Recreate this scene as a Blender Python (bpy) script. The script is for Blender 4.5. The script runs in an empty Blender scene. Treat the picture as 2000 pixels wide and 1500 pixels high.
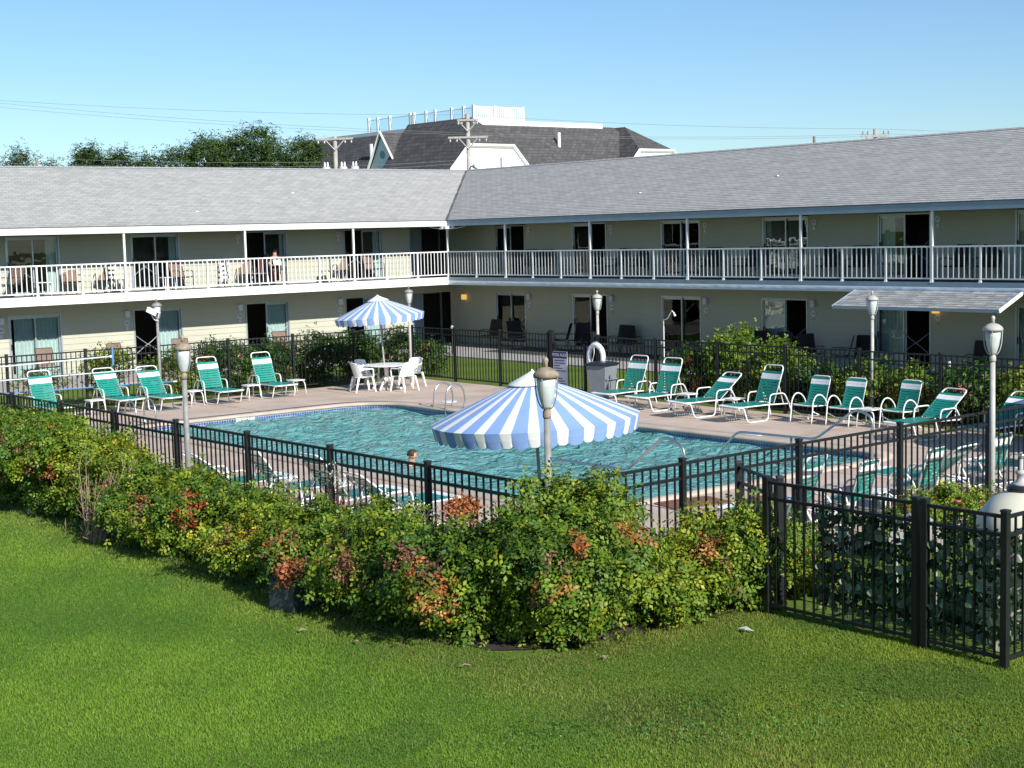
import bpy, bmesh, math, random
import numpy as np
from mathutils import Matrix, Vector, Quaternion
from mathutils.geometry import tessellate_polygon

# ------------------------------------------------------------------ camera
scene = bpy.context.scene
col = scene.collection
YAW, PITCH, ROLL = 0.8756, -0.0999, -0.0254
CAMZ = 4.41
_fw = Vector((math.cos(YAW)*math.cos(PITCH), math.sin(YAW)*math.cos(PITCH), math.sin(PITCH)))
_rt = Vector((math.sin(YAW), -math.cos(YAW), 0.0))
_up = _rt.cross(_fw)
_r2 = math.cos(ROLL)*_rt + math.sin(ROLL)*_up
_u2 = -math.sin(ROLL)*_rt + math.cos(ROLL)*_up
cd = bpy.data.cameras.new('camera')
cam = bpy.data.objects.new('camera', cd)
col.objects.link(cam)
M = Matrix((( _r2.x, _u2.x, -_fw.x, 0.0), (_r2.y, _u2.y, -_fw.y, 0.0), (_r2.z, _u2.z, -_fw.z, CAMZ), (0, 0, 0, 1)))
cam.matrix_world = M
cd.sensor_fit = 'HORIZONTAL'
cd.sensor_width = 36.0
cd.lens = 2959.75/2000*36.0
cd.clip_start = 0.1
cd.clip_end = 2000
scene.camera = cam

# ------------------------------------------------------------------ sky and sun
SUN_ELEV = math.radians(31.5)
SUN_AZ = math.radians(183.5)            # measured from +Y towards +X
sunv = Vector((math.sin(SUN_AZ)*math.cos(SUN_ELEV), math.cos(SUN_AZ)*math.cos(SUN_ELEV), math.sin(SUN_ELEV)))
world = bpy.data.worlds.new('World')
scene.world = world
world.use_nodes = True
wn = world.node_tree
wn.nodes.clear()
wo = wn.nodes.new('ShaderNodeOutputWorld')
wb = wn.nodes.new('ShaderNodeBackground')
sk = wn.nodes.new('ShaderNodeTexSky')
sk.sky_type = 'NISHITA'
sk.sun_disc = False
sk.sun_elevation = SUN_ELEV
sk.sun_rotation = SUN_AZ
sk.altitude = 0.0
sk.air_density = 1.0
sk.dust_density = 0.1
sk.ozone_density = 3.2
wb.inputs['Strength'].default_value = 0.078
tn = wn.nodes.new('ShaderNodeMix')          # white balance of the whole sky
tn.data_type = 'RGBA'; tn.blend_type = 'MULTIPLY'; tn.inputs['Factor'].default_value = 1.0
tn.inputs['B'].default_value = (0.86, 1.04, 1.20, 1)
wn.links.new(sk.outputs[0], tn.inputs['A'])
wn.links.new(tn.outputs['Result'], wb.inputs['Color'])
wn.links.new(wb.outputs[0], wo.inputs['Surface'])
sd = bpy.data.lights.new('sun', 'SUN')
sd.energy = 4.8
sd.angle = math.radians(0.5)
sd.color = (1.0, 0.965, 0.90)
sun = bpy.data.objects.new('sun', sd)
col.objects.link(sun)
sun.rotation_euler = sunv.to_track_quat('Z', 'Y').to_euler()
scene.view_settings.view_transform = 'Standard'
scene.view_settings.look = 'None'
scene.view_settings.exposure = 0.5
scene.view_settings.gamma = 1.0
scene.view_settings.use_curve_mapping = False
scene.render.engine = 'CYCLES'
scene.cycles.max_bounces = 8
scene.cycles.transparent_max_bounces = 16
scene.cycles.caustics_reflective = False
scene.cycles.caustics_refractive = False
scene.cycles.sample_clamp_indirect = 6.0

rnd = random.Random(7)

# ------------------------------------------------------------------ materials
def new_mat(name):
    m = bpy.data.materials.new(name)
    m.use_nodes = True
    nt = m.node_tree
    return m, nt, nt.nodes['Principled BSDF']

def mat(name, colr, rough=0.6, var=0.12, scale=6.0, bump=0.0, bscale=60.0, metal=0.0, spec=0.4, coords='Object', stretch=None):
    """painted / plain surface with mottled colour and fine relief"""
    m, nt, b = new_mat(name)
    tc = nt.nodes.new('ShaderNodeTexCoord')
    src = tc.outputs[coords]
    if stretch:
        mp = nt.nodes.new('ShaderNodeMapping')
        mp.inputs['Scale'].default_value = stretch
        nt.links.new(src, mp.inputs['Vector'])
        src = mp.outputs[0]
    n = nt.nodes.new('ShaderNodeTexNoise')
    n.inputs['Scale'].default_value = scale
    n.inputs['Detail'].default_value = 5
    nt.links.new(src, n.inputs['Vector'])
    r = nt.nodes.new('ShaderNodeValToRGB')
    r.color_ramp.elements[0].position = 0.3
    r.color_ramp.elements[1].position = 0.7
    r.color_ramp.elements[0].color = tuple(max(0, c*(1-var)) for c in colr) + (1,)
    r.color_ramp.elements[1].color = tuple(min(1, c*(1+var)) for c in colr) + (1,)
    nt.links.new(n.outputs['Fac'], r.inputs['Fac'])
    nt.links.new(r.outputs['Color'], b.inputs['Base Color'])
    b.inputs['Roughness'].default_value = rough
    b.inputs['Metallic'].default_value = metal
    b.inputs['Specular IOR Level'].default_value = spec
    if bump > 0:
        n2 = nt.nodes.new('ShaderNodeTexNoise')
        n2.inputs['Scale'].default_value = bscale
        n2.inputs['Detail'].default_value = 4
        nt.links.new(src, n2.inputs['Vector'])
        bp = nt.nodes.new('ShaderNodeBump')
        bp.inputs['Strength'].default_value = bump
        bp.inputs['Distance'].default_value = 0.02
        nt.links.new(n2.outputs['Fac'], bp.inputs['Height'])
        nt.links.new(bp.outputs['Normal'], b.inputs['Normal'])
    return m

def leaf_mat(name, trans=0.28, rough=0.5, spec=0.25):
    m, nt, b = new_mat(name)
    a = nt.nodes.new('ShaderNodeAttribute')
    a.attribute_name = 'tint'
    nt.links.new(a.outputs['Color'], b.inputs['Base Color'])
    b.inputs['Roughness'].default_value = rough
    b.inputs['Specular IOR Level'].default_value = spec
    t = nt.nodes.new('ShaderNodeBsdfTranslucent')
    hs = nt.nodes.new('ShaderNodeHueSaturation')
    hs.inputs['Value'].default_value = 1.25
    nt.links.new(a.outputs['Color'], hs.inputs['Color'])
    nt.links.new(hs.outputs['Color'], t.inputs['Color'])
    mx = nt.nodes.new('ShaderNodeMixShader')
    mx.inputs[0].default_value = trans
    nt.links.new(b.outputs[0], mx.inputs[1])
    nt.links.new(t.outputs[0], mx.inputs[2])
    nt.links.new(mx.outputs[0], nt.nodes['Material Output'].inputs['Surface'])
    return m

def glass_mat(name, tint=(0.84, 0.90, 0.90), refl=1.0):
    m, nt, b = new_mat(name)
    nt.nodes.remove(b)
    tr = nt.nodes.new('ShaderNodeBsdfTransparent')
    tr.inputs[0].default_value = tint + (1,)
    gl = nt.nodes.new('ShaderNodeBsdfGlossy')
    gl.inputs['Roughness'].default_value = 0.01
    tc = nt.nodes.new('ShaderNodeTexCoord')
    nz = nt.nodes.new('ShaderNodeTexNoise')
    nz.inputs['Scale'].default_value = 1.3
    nt.links.new(tc.outputs['Object'], nz.inputs['Vector'])
    bp = nt.nodes.new('ShaderNodeBump')
    bp.inputs['Strength'].default_value = 0.06
    bp.inputs['Distance'].default_value = 0.05
    nt.links.new(nz.outputs['Fac'], bp.inputs['Height'])
    nt.links.new(bp.outputs['Normal'], gl.inputs['Normal'])
    fr = nt.nodes.new('ShaderNodeFresnel')
    fr.inputs['IOR'].default_value = 1.5 * refl
    mx = nt.nodes.new('ShaderNodeMixShader')
    nt.links.new(fr.outputs[0], mx.inputs[0])
    nt.links.new(tr.outputs[0], mx.inputs[1])
    nt.links.new(gl.outputs[0], mx.inputs[2])
    nt.links.new(mx.outputs[0], nt.nodes['Material Output'].inputs['Surface'])
    return m

def brick_mat(name, c1, c2, mortar, bw, rh, msize=0.02, rough=0.9, bump=0.3, noise=0.25, offset=0.5, spec=0.2):
    """UV in metres"""
    m, nt, b = new_mat(name)
    uv = nt.nodes.new('ShaderNodeUVMap')
    br = nt.nodes.new('ShaderNodeTexBrick')
    br.offset = offset
    br.inputs['Color1'].default_value = c1 + (1,)
    br.inputs['Color2'].default_value = c2 + (1,)
    br.inputs['Mortar'].default_value = mortar + (1,)
    br.inputs['Scale'].default_value = 1.0
    br.inputs['Brick Width'].default_value = bw
    br.inputs['Row Height'].default_value = rh
    br.inputs['Mortar Size'].default_value = msize
    br.inputs['Bias'].default_value = 0.0
    nt.links.new(uv.outputs[0], br.inputs['Vector'])
    nz = nt.nodes.new('ShaderNodeTexNoise')
    nz.inputs['Scale'].default_value = 1.6
    nz.inputs['Detail'].default_value = 10
    nz.inputs['Roughness'].default_value = 0.85
    nt.links.new(uv.outputs[0], nz.inputs['Vector'])
    rp = nt.nodes.new('ShaderNodeMapRange')
    rp.inputs['From Min'].default_value = 0.3
    rp.inputs['From Max'].default_value = 0.7
    rp.inputs['To Min'].default_value = 1 - noise
    rp.inputs['To Max'].default_value = 1 + noise
    nt.links.new(nz.outputs['Fac'], rp.inputs['Value'])
    mu = nt.nodes.new('ShaderNodeMix')
    mu.data_type = 'RGBA'
    mu.blend_type = 'MULTIPLY'
    mu.inputs['Factor'].default_value = 1.0
    nt.links.new(br.outputs['Color'], mu.inputs['A'])
    nt.links.new(rp.outputs['Result'], mu.inputs['B'])
    nt.links.new(mu.outputs['Result'], b.inputs['Base Color'])
    b.inputs['Roughness'].default_value = rough
    b.inputs['Specular IOR Level'].default_value = spec
    bp = nt.nodes.new('ShaderNodeBump')
    bp.inputs['Strength'].default_value = bump
    bp.inputs['Distance'].default_value = 0.01
    bp.invert = True
    nt.links.new(br.outputs['Fac'], bp.inputs['Height'])
    nt.links.new(bp.outputs['Normal'], b.inputs['Normal'])
    return m

MT = {}
MT['white'] = mat('white_paint', (0.80, 0.80, 0.78), 0.45, 0.05, 4)
MT['plastic'] = mat('white_plastic', (0.82, 0.82, 0.80), 0.35, 0.04, 5)
MT['teal'] = mat('teal_strap', (0.012, 0.235, 0.185), 0.38, 0.10, 8)
MT['teal_dark'] = mat('teal_shade', (0.010, 0.19, 0.16), 0.4, 0.1, 8)
MT['black'] = mat('black_fence_paint', (0.012, 0.012, 0.014), 0.42, 0.3, 5)
MT['siding'] = mat('cream_siding', (0.43, 0.425, 0.335), 0.6, 0.05, 2.0, 0.1, 30)
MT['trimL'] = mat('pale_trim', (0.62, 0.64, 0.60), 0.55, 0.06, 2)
MT['trimR'] = mat('shaded_slate_trim', (0.26, 0.34, 0.40), 0.55, 0.08, 2)  # right wing's shade put into a darker, bluer trim colour
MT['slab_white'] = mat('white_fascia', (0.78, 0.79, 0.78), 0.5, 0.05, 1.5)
MT['fascia_metal'] = mat('rippled_metal_fascia', (0.62, 0.68, 0.74), 0.35, 0.06, 1.2, 0.9, 3.2, 0.0, 0.5, 'Object', (1, 0.6, 3))
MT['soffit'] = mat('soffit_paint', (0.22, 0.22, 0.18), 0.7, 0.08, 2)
MT['floorcarpet'] = mat('balcony_floor', (0.12, 0.10, 0.10), 0.9, 0.15, 8)
MT['frame'] = mat('aluminium_frame', (0.42, 0.47, 0.48), 0.35, 0.06, 6, metal=0.5)
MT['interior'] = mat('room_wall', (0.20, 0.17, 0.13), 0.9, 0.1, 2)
MT['curtain'] = mat('curtain_cloth', (0.72, 0.76, 0.72), 0.85, 0.08, 3)
MT['glass'] = glass_mat('window_glass')
MT['deck'] = mat('tan_concrete', (0.49, 0.385, 0.31), 0.85, 0.15, 0.9, 0.25, 40)
MT['coping'] = mat('coping_concrete', (0.47, 0.385, 0.31), 0.8, 0.14, 2.0, 0.2, 40)
MT['walk'] = mat('grey_concrete', (0.36, 0.34, 0.32), 0.85, 0.12, 2, 0.2, 40)
MT['plaster'] = mat('pool_plaster', (0.36, 0.62, 0.62), 0.7, 0.1, 1.0)
MT['steel'] = mat('brushed_steel', (0.55, 0.56, 0.57), 0.28, 0.06, 10, metal=0.9)
MT['lamp_grey'] = mat('lamp_grey_paint', (0.25, 0.245, 0.23), 0.55, 0.22, 9, 0.15, 60)
MT['lamp_white'] = mat('lamp_white_paint', (0.42, 0.405, 0.37), 0.5, 0.12, 9)
MT['lamp_rust'] = mat('lamp_weathered', (0.26, 0.21, 0.15), 0.65, 0.35, 14, 0.2, 60)
MT['lampglass'] = mat('frosted_globe', (0.50, 0.54, 0.52), 0.25, 0.12, 7)
MT['grey_plastic'] = mat('grey_cart_plastic', (0.20, 0.22, 0.24), 0.45, 0.08, 4)
MT['dark_plastic'] = mat('dark_lid_plastic', (0.018, 0.02, 0.028), 0.3, 0.15, 4)
MT['brown_sling'] = mat('brown_sling', (0.20, 0.135, 0.10), 0.8, 0.12, 10)
MT['patio'] = mat('shaded_patio_floor', (0.060, 0.066, 0.060), 0.95, 0.2, 6)  # darkened floor: stands in for the balcony's shade and cuts bounce light
MT['dark_sling'] = mat('dark_sling', (0.022, 0.018, 0.018), 0.8, 0.12, 10)
MT['bronze'] = mat('bronze_tube', (0.045, 0.035, 0.03), 0.45, 0.1, 6)
MT['blue_cloth'] = mat('blue_canvas', (0.22, 0.345, 0.63), 0.8, 0.10, 2.2)
MT['white_cloth'] = mat('white_canvas', (0.72, 0.72, 0.69), 0.8, 0.08, 2.2)
MT['bark'] = mat('shrub_stem', (0.12, 0.085, 0.06), 0.9, 0.3, 12)
MT['dead_stem'] = mat('dead_twig', (0.30, 0.21, 0.15), 0.9, 0.25, 12)
MT['leaf'] = leaf_mat('shrub_leaf', 0.16)
MT['grass'] = leaf_mat('grass_blade', 0.45, 0.55, 0.2)
MT['needle'] = leaf_mat('pine_needle', 0.12, 0.7, 0.1)
MT['ivy'] = leaf_mat('ivy_leaf', 0.30, 0.35, 0.4)
MT['tank'] = mat('cream_tank', (0.62, 0.60, 0.47), 0.35, 0.05, 3)
MT['box_green'] = mat('utility_box_paint', (0.045, 0.055, 0.055), 0.5, 0.2, 6)
MT['pole_wood'] = mat('weathered_pole', (0.36, 0.335, 0.30), 0.9, 0.2, 4, 0.2, 20, stretch=(4, 4, 0.6))
MT['transformer'] = mat('transformer_grey', (0.52, 0.54, 0.54), 0.45, 0.08, 4)
MT['house_white'] = mat('house_white_siding', (0.80, 0.80, 0.80), 0.6, 0.04, 1, 0.1, 4)
MT['skin'] = mat('skin', (0.50, 0.275, 0.19), 0.5, 0.08, 8)
MT['hair'] = mat('brown_hair', (0.055, 0.030, 0.018), 0.6, 0.3, 20)
MT['darkcloth'] = mat('dark_clothing', (0.022, 0.022, 0.032), 0.85, 0.2, 8)
MT['red'] = mat('red_towel', (0.55, 0.09, 0.12), 0.85, 0.15, 8)
MT['hip'] = mat('rose_hip', (0.50, 0.06, 0.03), 0.4, 0.2, 20)
MT['pink'] = mat('pink_petal', (0.62, 0.10, 0.26), 0.6, 0.15, 20)
MT['soil'] = mat('shaded_soil', (0.035, 0.026, 0.018), 0.95, 0.4, 9, 0.6, 30)  # the hedge foot's shade is part of this dark colour
MT['silver'] = mat('silver_flower', (0.62, 0.62, 0.60), 0.8, 0.12, 20)
MT['navy'] = mat('sign_navy', (0.02, 0.03, 0.12), 0.4, 0.1, 5)
MT['signwhite'] = mat('sign_white', (0.62, 0.62, 0.70), 0.4, 0.04, 5)
MT['bluepole'] = mat('blue_pole', (0.08, 0.22, 0.42), 0.4, 0.1, 5)
MT['palepole'] = mat('pale_pole', (0.62, 0.70, 0.74), 0.4, 0.06, 5)
MT['wire'] = mat('wire_grey', (0.25, 0.26, 0.28), 0.6, 0.1, 3)
MT['insul'] = mat('porcelain', (0.35, 0.33, 0.32), 0.3, 0.2, 9)
MT['wet'] = mat('brown_mat', (0.19, 0.085, 0.05), 0.8, 0.2, 6)
MT['eye'] = mat('dark_eye', (0.02, 0.015, 0.012), 0.3, 0.1, 9)
MT['shingle'] = brick_mat('grey_shingle', (0.40, 0.397, 0.38), (0.325, 0.323, 0.312), (0.23, 0.228, 0.22), 0.33, 0.145, 0.010, 0.9, 0.3, 0.13)
MT['shingle_piece'] = mat('awning_shingle', (0.30, 0.31, 0.315), 0.9, 0.25, 5, 0.3, 80)
MT['house_roof'] = brick_mat('dark_shingle', (0.105, 0.100, 0.100), (0.070, 0.068, 0.068), (0.055, 0.053, 0.053), 0.5, 0.3, 0.03, 0.95, 0.2, 0.35)
MT['tile'] = brick_mat('blue_tile', (0.035, 0.07, 0.24), (0.08, 0.12, 0.30), (0.50, 0.53, 0.58), 0.07, 0.07, 0.005, 0.2, 0.2, 0.15, 0.0, 0.5)
MT['flash'] = mat('valley_metal', (0.10, 0.10, 0.10), 0.6, 0.2, 3)

def emit_mat(name, colr, s):
    m, nt, b = new_mat(name)
    b.inputs['Base Color'].default_value = colr + (1,)
    b.inputs['Emission Color'].default_value = colr + (1,)
    b.inputs['Emission Strength'].default_value = s
    return m
MT['sconce'] = emit_mat('lit_lamp_glass', (1.0, 0.62, 0.16), 0.5)

def lawn_material():
    m, nt, b = new_mat('lawn_soil_green')
    tc = nt.nodes.new('ShaderNodeTexCoord')
    n1 = nt.nodes.new('ShaderNodeTexNoise'); n1.inputs['Scale'].default_value = 0.55; n1.inputs['Detail'].default_value = 6
    n2 = nt.nodes.new('ShaderNodeTexNoise'); n2.inputs['Scale'].default_value = 22; n2.inputs['Detail'].default_value = 6
    for n in (n1, n2): nt.links.new(tc.outputs['Object'], n.inputs['Vector'])
    r = nt.nodes.new('ShaderNodeValToRGB')
    r.color_ramp.elements[0].position = 0.3; r.color_ramp.elements[0].color = (0.085, 0.140, 0.024, 1)
    r.color_ramp.elements[1].position = 0.7; r.color_ramp.elements[1].color = (0.135, 0.190, 0.032, 1)
    nt.links.new(n1.outputs['Fac'], r.inputs['Fac'])
    r2 = nt.nodes.new('ShaderNodeMapRange'); r2.inputs['From Min'].default_value = 0.3; r2.inputs['From Max'].default_value = 0.7
    r2.inputs['To Min'].default_value = 0.75; r2.inputs['To Max'].default_value = 1.2
    nt.links.new(n2.outputs['Fac'], r2.inputs['Value'])
    mu = nt.nodes.new('ShaderNodeMix'); mu.data_type = 'RGBA'; mu.blend_type = 'MULTIPLY'; mu.inputs['Factor'].default_value = 1
    nt.links.new(r.outputs['Color'], mu.inputs['A']); nt.links.new(r2.outputs['Result'], mu.inputs['B'])
    nt.links.new(mu.outputs['Result'], b.inputs['Base Color'])
    b.inputs['Roughness'].default_value = 0.9
    b.inputs['Specular IOR Level'].default_value = 0.1
    bp = nt.nodes.new('ShaderNodeBump'); bp.inputs['Strength'].default_value = 0.6; bp.inputs['Distance'].default_value = 0.03
    nt.links.new(n2.outputs['Fac'], bp.inputs['Height']); nt.links.new(bp.outputs['Normal'], b.inputs['Normal'])
    return m
MT['lawn'] = lawn_material()

def water_material():
    m, nt, b = new_mat('pool_water')
    nt.nodes.remove(b)
    tc = nt.nodes.new('ShaderNodeTexCoord')
    nz = nt.nodes.new('ShaderNodeTexNoise'); nz.inputs['Scale'].default_value = 3.0; nz.inputs['Detail'].default_value = 3; nz.inputs['Roughness'].default_value = 0.55; nz.inputs['Distortion'].default_value = 1.1
    nt.links.new(tc.outputs['Object'], nz.inputs['Vector'])
    def bump(st, dist):
        bp = nt.nodes.new('ShaderNodeBump'); bp.inputs['Strength'].default_value = st; bp.inputs['Distance'].default_value = dist
        nt.links.new(nz.outputs['Fac'], bp.inputs['Height'])
        return bp.outputs['Normal']
    b1 = bump(1.0, 0.30); b2 = bump(1.0, 0.14)
    df = nt.nodes.new('ShaderNodeBsdfDiffuse'); df.inputs['Color'].default_value = (0.20, 0.52, 0.49, 1)
    nt.links.new(b1, df.inputs['Normal'])
    tr = nt.nodes.new('ShaderNodeBsdfTransparent'); tr.inputs['Color'].default_value = (0.35, 0.85, 0.82, 1)
    gl = nt.nodes.new('ShaderNodeBsdfGlossy'); gl.inputs['Roughness'].default_value = 0.05
    nt.links.new(b2, gl.inputs['Normal'])
    m1 = nt.nodes.new('ShaderNodeMixShader'); m1.inputs[0].default_value = 0.35
    nt.links.new(df.outputs[0], m1.inputs[1]); nt.links.new(tr.outputs[0], m1.inputs[2])
    fr = nt.nodes.new('ShaderNodeFresnel'); fr.inputs['IOR'].default_value = 1.33
    nt.links.new(b2, fr.inputs['Normal'])
    m2 = nt.nodes.new('ShaderNodeMixShader')
    nt.links.new(fr.outputs[0], m2.inputs[0]); nt.links.new(m1.outputs[0], m2.inputs[1]); nt.links.new(gl.outputs[0], m2.inputs[2])
    nt.links.new(m2.outputs[0], nt.nodes['Material Output'].inputs['Surface'])
    return m
MT['water'] = water_material()

# ------------------------------------------------------------------ mesh helpers
class MB:
    def __init__(s):
        s.v = []; s.f = []; s.uv = None
    def add(s, vs, fs):
        o = len(s.v)
        s.v += [tuple(p) for p in vs]
        s.f += [tuple(i+o for i in f) for f in fs]
        return s
    def box(s, x0, y0, z0, x1, y1, z1):
        return s.add([(x0,y0,z0),(x1,y0,z0),(x1,y1,z0),(x0,y1,z0),(x0,y0,z1),(x1,y0,z1),(x1,y1,z1),(x0,y1,z1)],
                     [(0,3,2,1),(4,5,6,7),(0,1,5,4),(1,2,6,5),(2,3,7,6),(3,0,4,7)])
    def obox(s, c, size, R=None):
        hx, hy, hz = size[0]/2, size[1]/2, size[2]/2
        P = []
        for dz in (-hz, hz):
            for dx, dy in ((-hx,-hy),(hx,-hy),(hx,hy),(-hx,hy)):
                p = Vector((dx, dy, dz))
                if R is not None: p = R @ p
                P.append((c[0]+p.x, c[1]+p.y, c[2]+p.z))
        return s.add(P, [(0,3,2,1),(4,5,6,7),(0,1,5,4),(1,2,6,5),(2,3,7,6),(3,0,4,7)])
    def tube(s, path, r, n=6, closed=False):
        pts = [Vector(p) for p in path]
        k = len(pts)
        rr = r if isinstance(r, (list, tuple)) else [r]*k
        rings = []
        prev = None
        for i in range(k):
            if closed: t = pts[(i+1) % k]-pts[i-1]
            elif i == 0: t = pts[1]-pts[0]
            elif i == k-1: t = pts[-1]-pts[-2]
            else: t = (pts[i+1]-pts[i]).normalized()+(pts[i]-pts[i-1]).normalized()
            if t.length < 1e-9: t = Vector((0, 0, 1))
            t.normalize()
            if prev is None:
                a = Vector((0, 0, 1)) if abs(t.z) < 0.9 else Vector((1, 0, 0))
                b = t.cross(a).normalized()
            else:
                b = prev - t*prev.dot(t)
                b = b.normalized() if b.length > 1e-6 else t.orthogonal().normalized()
            prev = b
            c = t.cross(b)
            rings.append([pts[i]+(b*math.cos(2*math.pi*j/n)+c*math.sin(2*math.pi*j/n))*rr[i] for j in range(n)])
        o = len(s.v)
        for g in rings: s.v += [tuple(p) for p in g]
        m = k if closed else k-1
        for i in range(m):
            i2 = (i+1) % k
            for j in range(n):
                j2 = (j+1) % n
                s.f.append((o+i*n+j, o+i*n+j2, o+i2*n+j2, o+i2*n+j))
        if not closed:
            s.f.append(tuple(o+j for j in reversed(range(n))))
            s.f.append(tuple(o+(k-1)*n+j for j in range(n)))
        return s
    def lathe(s, prof, n=16, c=(0, 0, 0), cap=True):
        o = len(s.v)
        for (r, z) in prof:
            for j in range(n):
                a = 2*math.pi*j/n
                s.v.append((c[0]+r*math.cos(a), c[1]+r*math.sin(a), c[2]+z))
        for i in range(len(prof)-1):
            for j in range(n):
                j2 = (j+1) % n
                s.f.append((o+i*n+j, o+i*n+j2, o+(i+1)*n+j2, o+(i+1)*n+j))
        if cap:
            s.f.append(tuple(o+j for j in reversed(range(n))))
            s.f.append(tuple(o+(len(prof)-1)*n+j for j in range(n)))
        return s
    def prism(s, poly, z0, z1):
        n = len(poly)
        return s.add([(x, y, z0) for x, y in poly]+[(x, y, z1) for x, y in poly],
                     [tuple(reversed(range(n))), tuple(range(n, 2*n))]+[(i, (i+1) % n, n+(i+1) % n, n+i) for i in range(n)])
    def grid(s, fn, nu, nv, thick=0.0):
        """surface fn(u,v)->point, optional thickness along local normal (approx by offset fn)"""
        o = len(s.v)
        for i in range(nu+1):
            for j in range(nv+1):
                s.v.append(tuple(fn(i/nu, j/nv)))
        for i in range(nu):
            for j in range(nv):
                a = o+i*(nv+1)+j
                s.f.append((a, a+1, a+nv+2, a+nv+1))
        return s
    def mesh(s, name, m=None, smooth=False):
        me = bpy.data.meshes.new(name)
        me.from_pydata(s.v, [], s.f)
        if s.uv is not None:
            ul = me.uv_layers.new(name='UVMap')
            for li, l in enumerate(me.loops):
                ul.data[li].uv = s.uv[l.vertex_index]
        if m is not None: me.materials.append(MT[m] if isinstance(m, str) else m)
        if smooth:
            me.polygons.foreach_set('use_smooth', [True]*len(me.polygons))
        me.update()
        return me
    def build(s, name, m, parent=None, smooth=False):
        return put(name, s.mesh(name, m, smooth), parent)

def put(name, me, parent=None, loc=(0, 0, 0), rot=(0, 0, 0), scale=None):
    o = bpy.data.objects.new(name, me)
    col.objects.link(o)
    o.parent = parent
    o.location = loc
    o.rotation_euler = rot
    if scale: o.scale = scale
    return reg(o)

def tag(o, label=None, cat=None, group=None, kind=None):
    if label: o['label'] = label
    if cat: o['category'] = cat
    if group: o['group'] = group
    if kind: o['kind'] = kind
    return o

def thing(name, label, cat, loc=(0, 0, 0), rz=0.0, group=None):
    o = bpy.data.objects.new(name, None)
    col.objects.link(o)
    o.location = loc
    o.rotation_euler = (0, 0, rz)
    o.empty_display_size = 0.2
    return tag(o, label, cat, group)

KIDS = {}
def reg(o):
    if o.parent is not None: KIDS.setdefault(o.parent.name, []).append(o)
    return o

def copy_tree(src, parent=None):
    c = src.copy()
    col.objects.link(c)
    c.parent = parent
    reg(c)
    for ch in list(KIDS.get(src.name, ())):
        copy_tree(ch, c)
    return c

def dup(src, label, loc, rz=0.0, group=None):
    c = copy_tree(src)
    c.location = loc
    c.rotation_euler = (0, 0, rz)
    c['label'] = label
    if group: c['group'] = group
    return c

def arc(c, r, a0, a1, n, plane='xz', y=0.0):
    out = []
    for i in range(n+1):
        a = math.radians(a0+(a1-a0)*i/n)
        if plane == 'xz': out.append((c[0]+r*math.cos(a), y, c[1]+r*math.sin(a)))
        else: out.append((c[0]+r*math.cos(a), c[1]+r*math.sin(a), y))
    return out

def smooth_path(pts, n=4):
    """Catmull-Rom through points"""
    P = [Vector(p) for p in pts]
    out = []
    for i in range(len(P)-1):
        p0 = P[max(i-1, 0)]; p1 = P[i]; p2 = P[i+1]; p3 = P[min(i+2, len(P)-1)]
        for k in range(n):
            t = k/n
            out.append(0.5*((2*p1)+(-p0+p2)*t+(2*p0-5*p1+4*p2-p3)*t*t+(-p0+3*p1-3*p2+p3)*t**3))
    out.append(P[-1])
    return out

def text(name, s, size, m, parent, loc, rot, extrude=0.002, align='CENTER'):
    cu = bpy.data.curves.new(name, 'FONT')
    cu.body = s
    cu.size = size
    cu.align_x = align
    cu.align_y = 'CENTER'
    cu.extrude = extrude
    cu.resolution_u = 3
    tmp = bpy.data.objects.new('lettering_curve', cu)
    me = bpy.data.meshes.new_from_object(tmp)
    bpy.data.objects.remove(tmp)
    bpy.data.curves.remove(cu)
    me.materials.clear()
    me.materials.append(MT[m])
    return put(name, me, parent, loc, rot)

ORD = ['first', 'second', 'third', 'fourth', 'fifth', 'sixth', 'seventh', 'eighth', 'ninth', 'tenth', 'eleventh', 'twelfth']

def clear_mat():
    m, nt, b = new_mat('clear_panel')
    nt.nodes.remove(b)
    tr = nt.nodes.new('ShaderNodeBsdfTransparent'); tr.inputs[0].default_value = (0.90, 0.94, 0.96, 1)
    gl = nt.nodes.new('ShaderNodeBsdfGlossy'); gl.inputs['Roughness'].default_value = 0.05
    mx = nt.nodes.new('ShaderNodeMixShader'); mx.inputs[0].default_value = 0.06
    nt.links.new(tr.outputs[0], mx.inputs[1]); nt.links.new(gl.outputs[0], mx.inputs[2])
    nt.links.new(mx.outputs[0], nt.nodes['Material Output'].inputs['Surface'])
    return m
MT['clear'] = clear_mat()

# ================================================================== ground
def sstep(a, b, x):
    t = np.clip((x-a)/(b-a), 0, 1)
    return t*t*(3-2*t)

def lawn_h(x, y):
    """front lawn stands a little higher than the pool deck; under deck and pool the ground is dug out"""
    x = np.asarray(x, float); y = np.asarray(y, float)
    out = np.maximum(np.maximum(11.2-x, x-27.5), np.maximum(12.7-y, y-37.6))      # >0 outside the deck
    front = np.maximum(1-sstep(9.6, 11.4, x), 1-sstep(10.6, 12.8, y))
    h = 0.22*front - 0.03*(1-front)
    h = h + 0.02*np.sin(x*0.9+0.4*y)*np.cos(y*0.7)*front
    return np.where(out < -0.25, -2.6, h)

def axis(pts):
    out = []
    for a, b, d in pts:
        n = max(1, int(round((b-a)/d)))
        out += [a+(b-a)*i/n for i in range(n)]
    out.append(pts[-1][1])
    return np.array(out)

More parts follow.
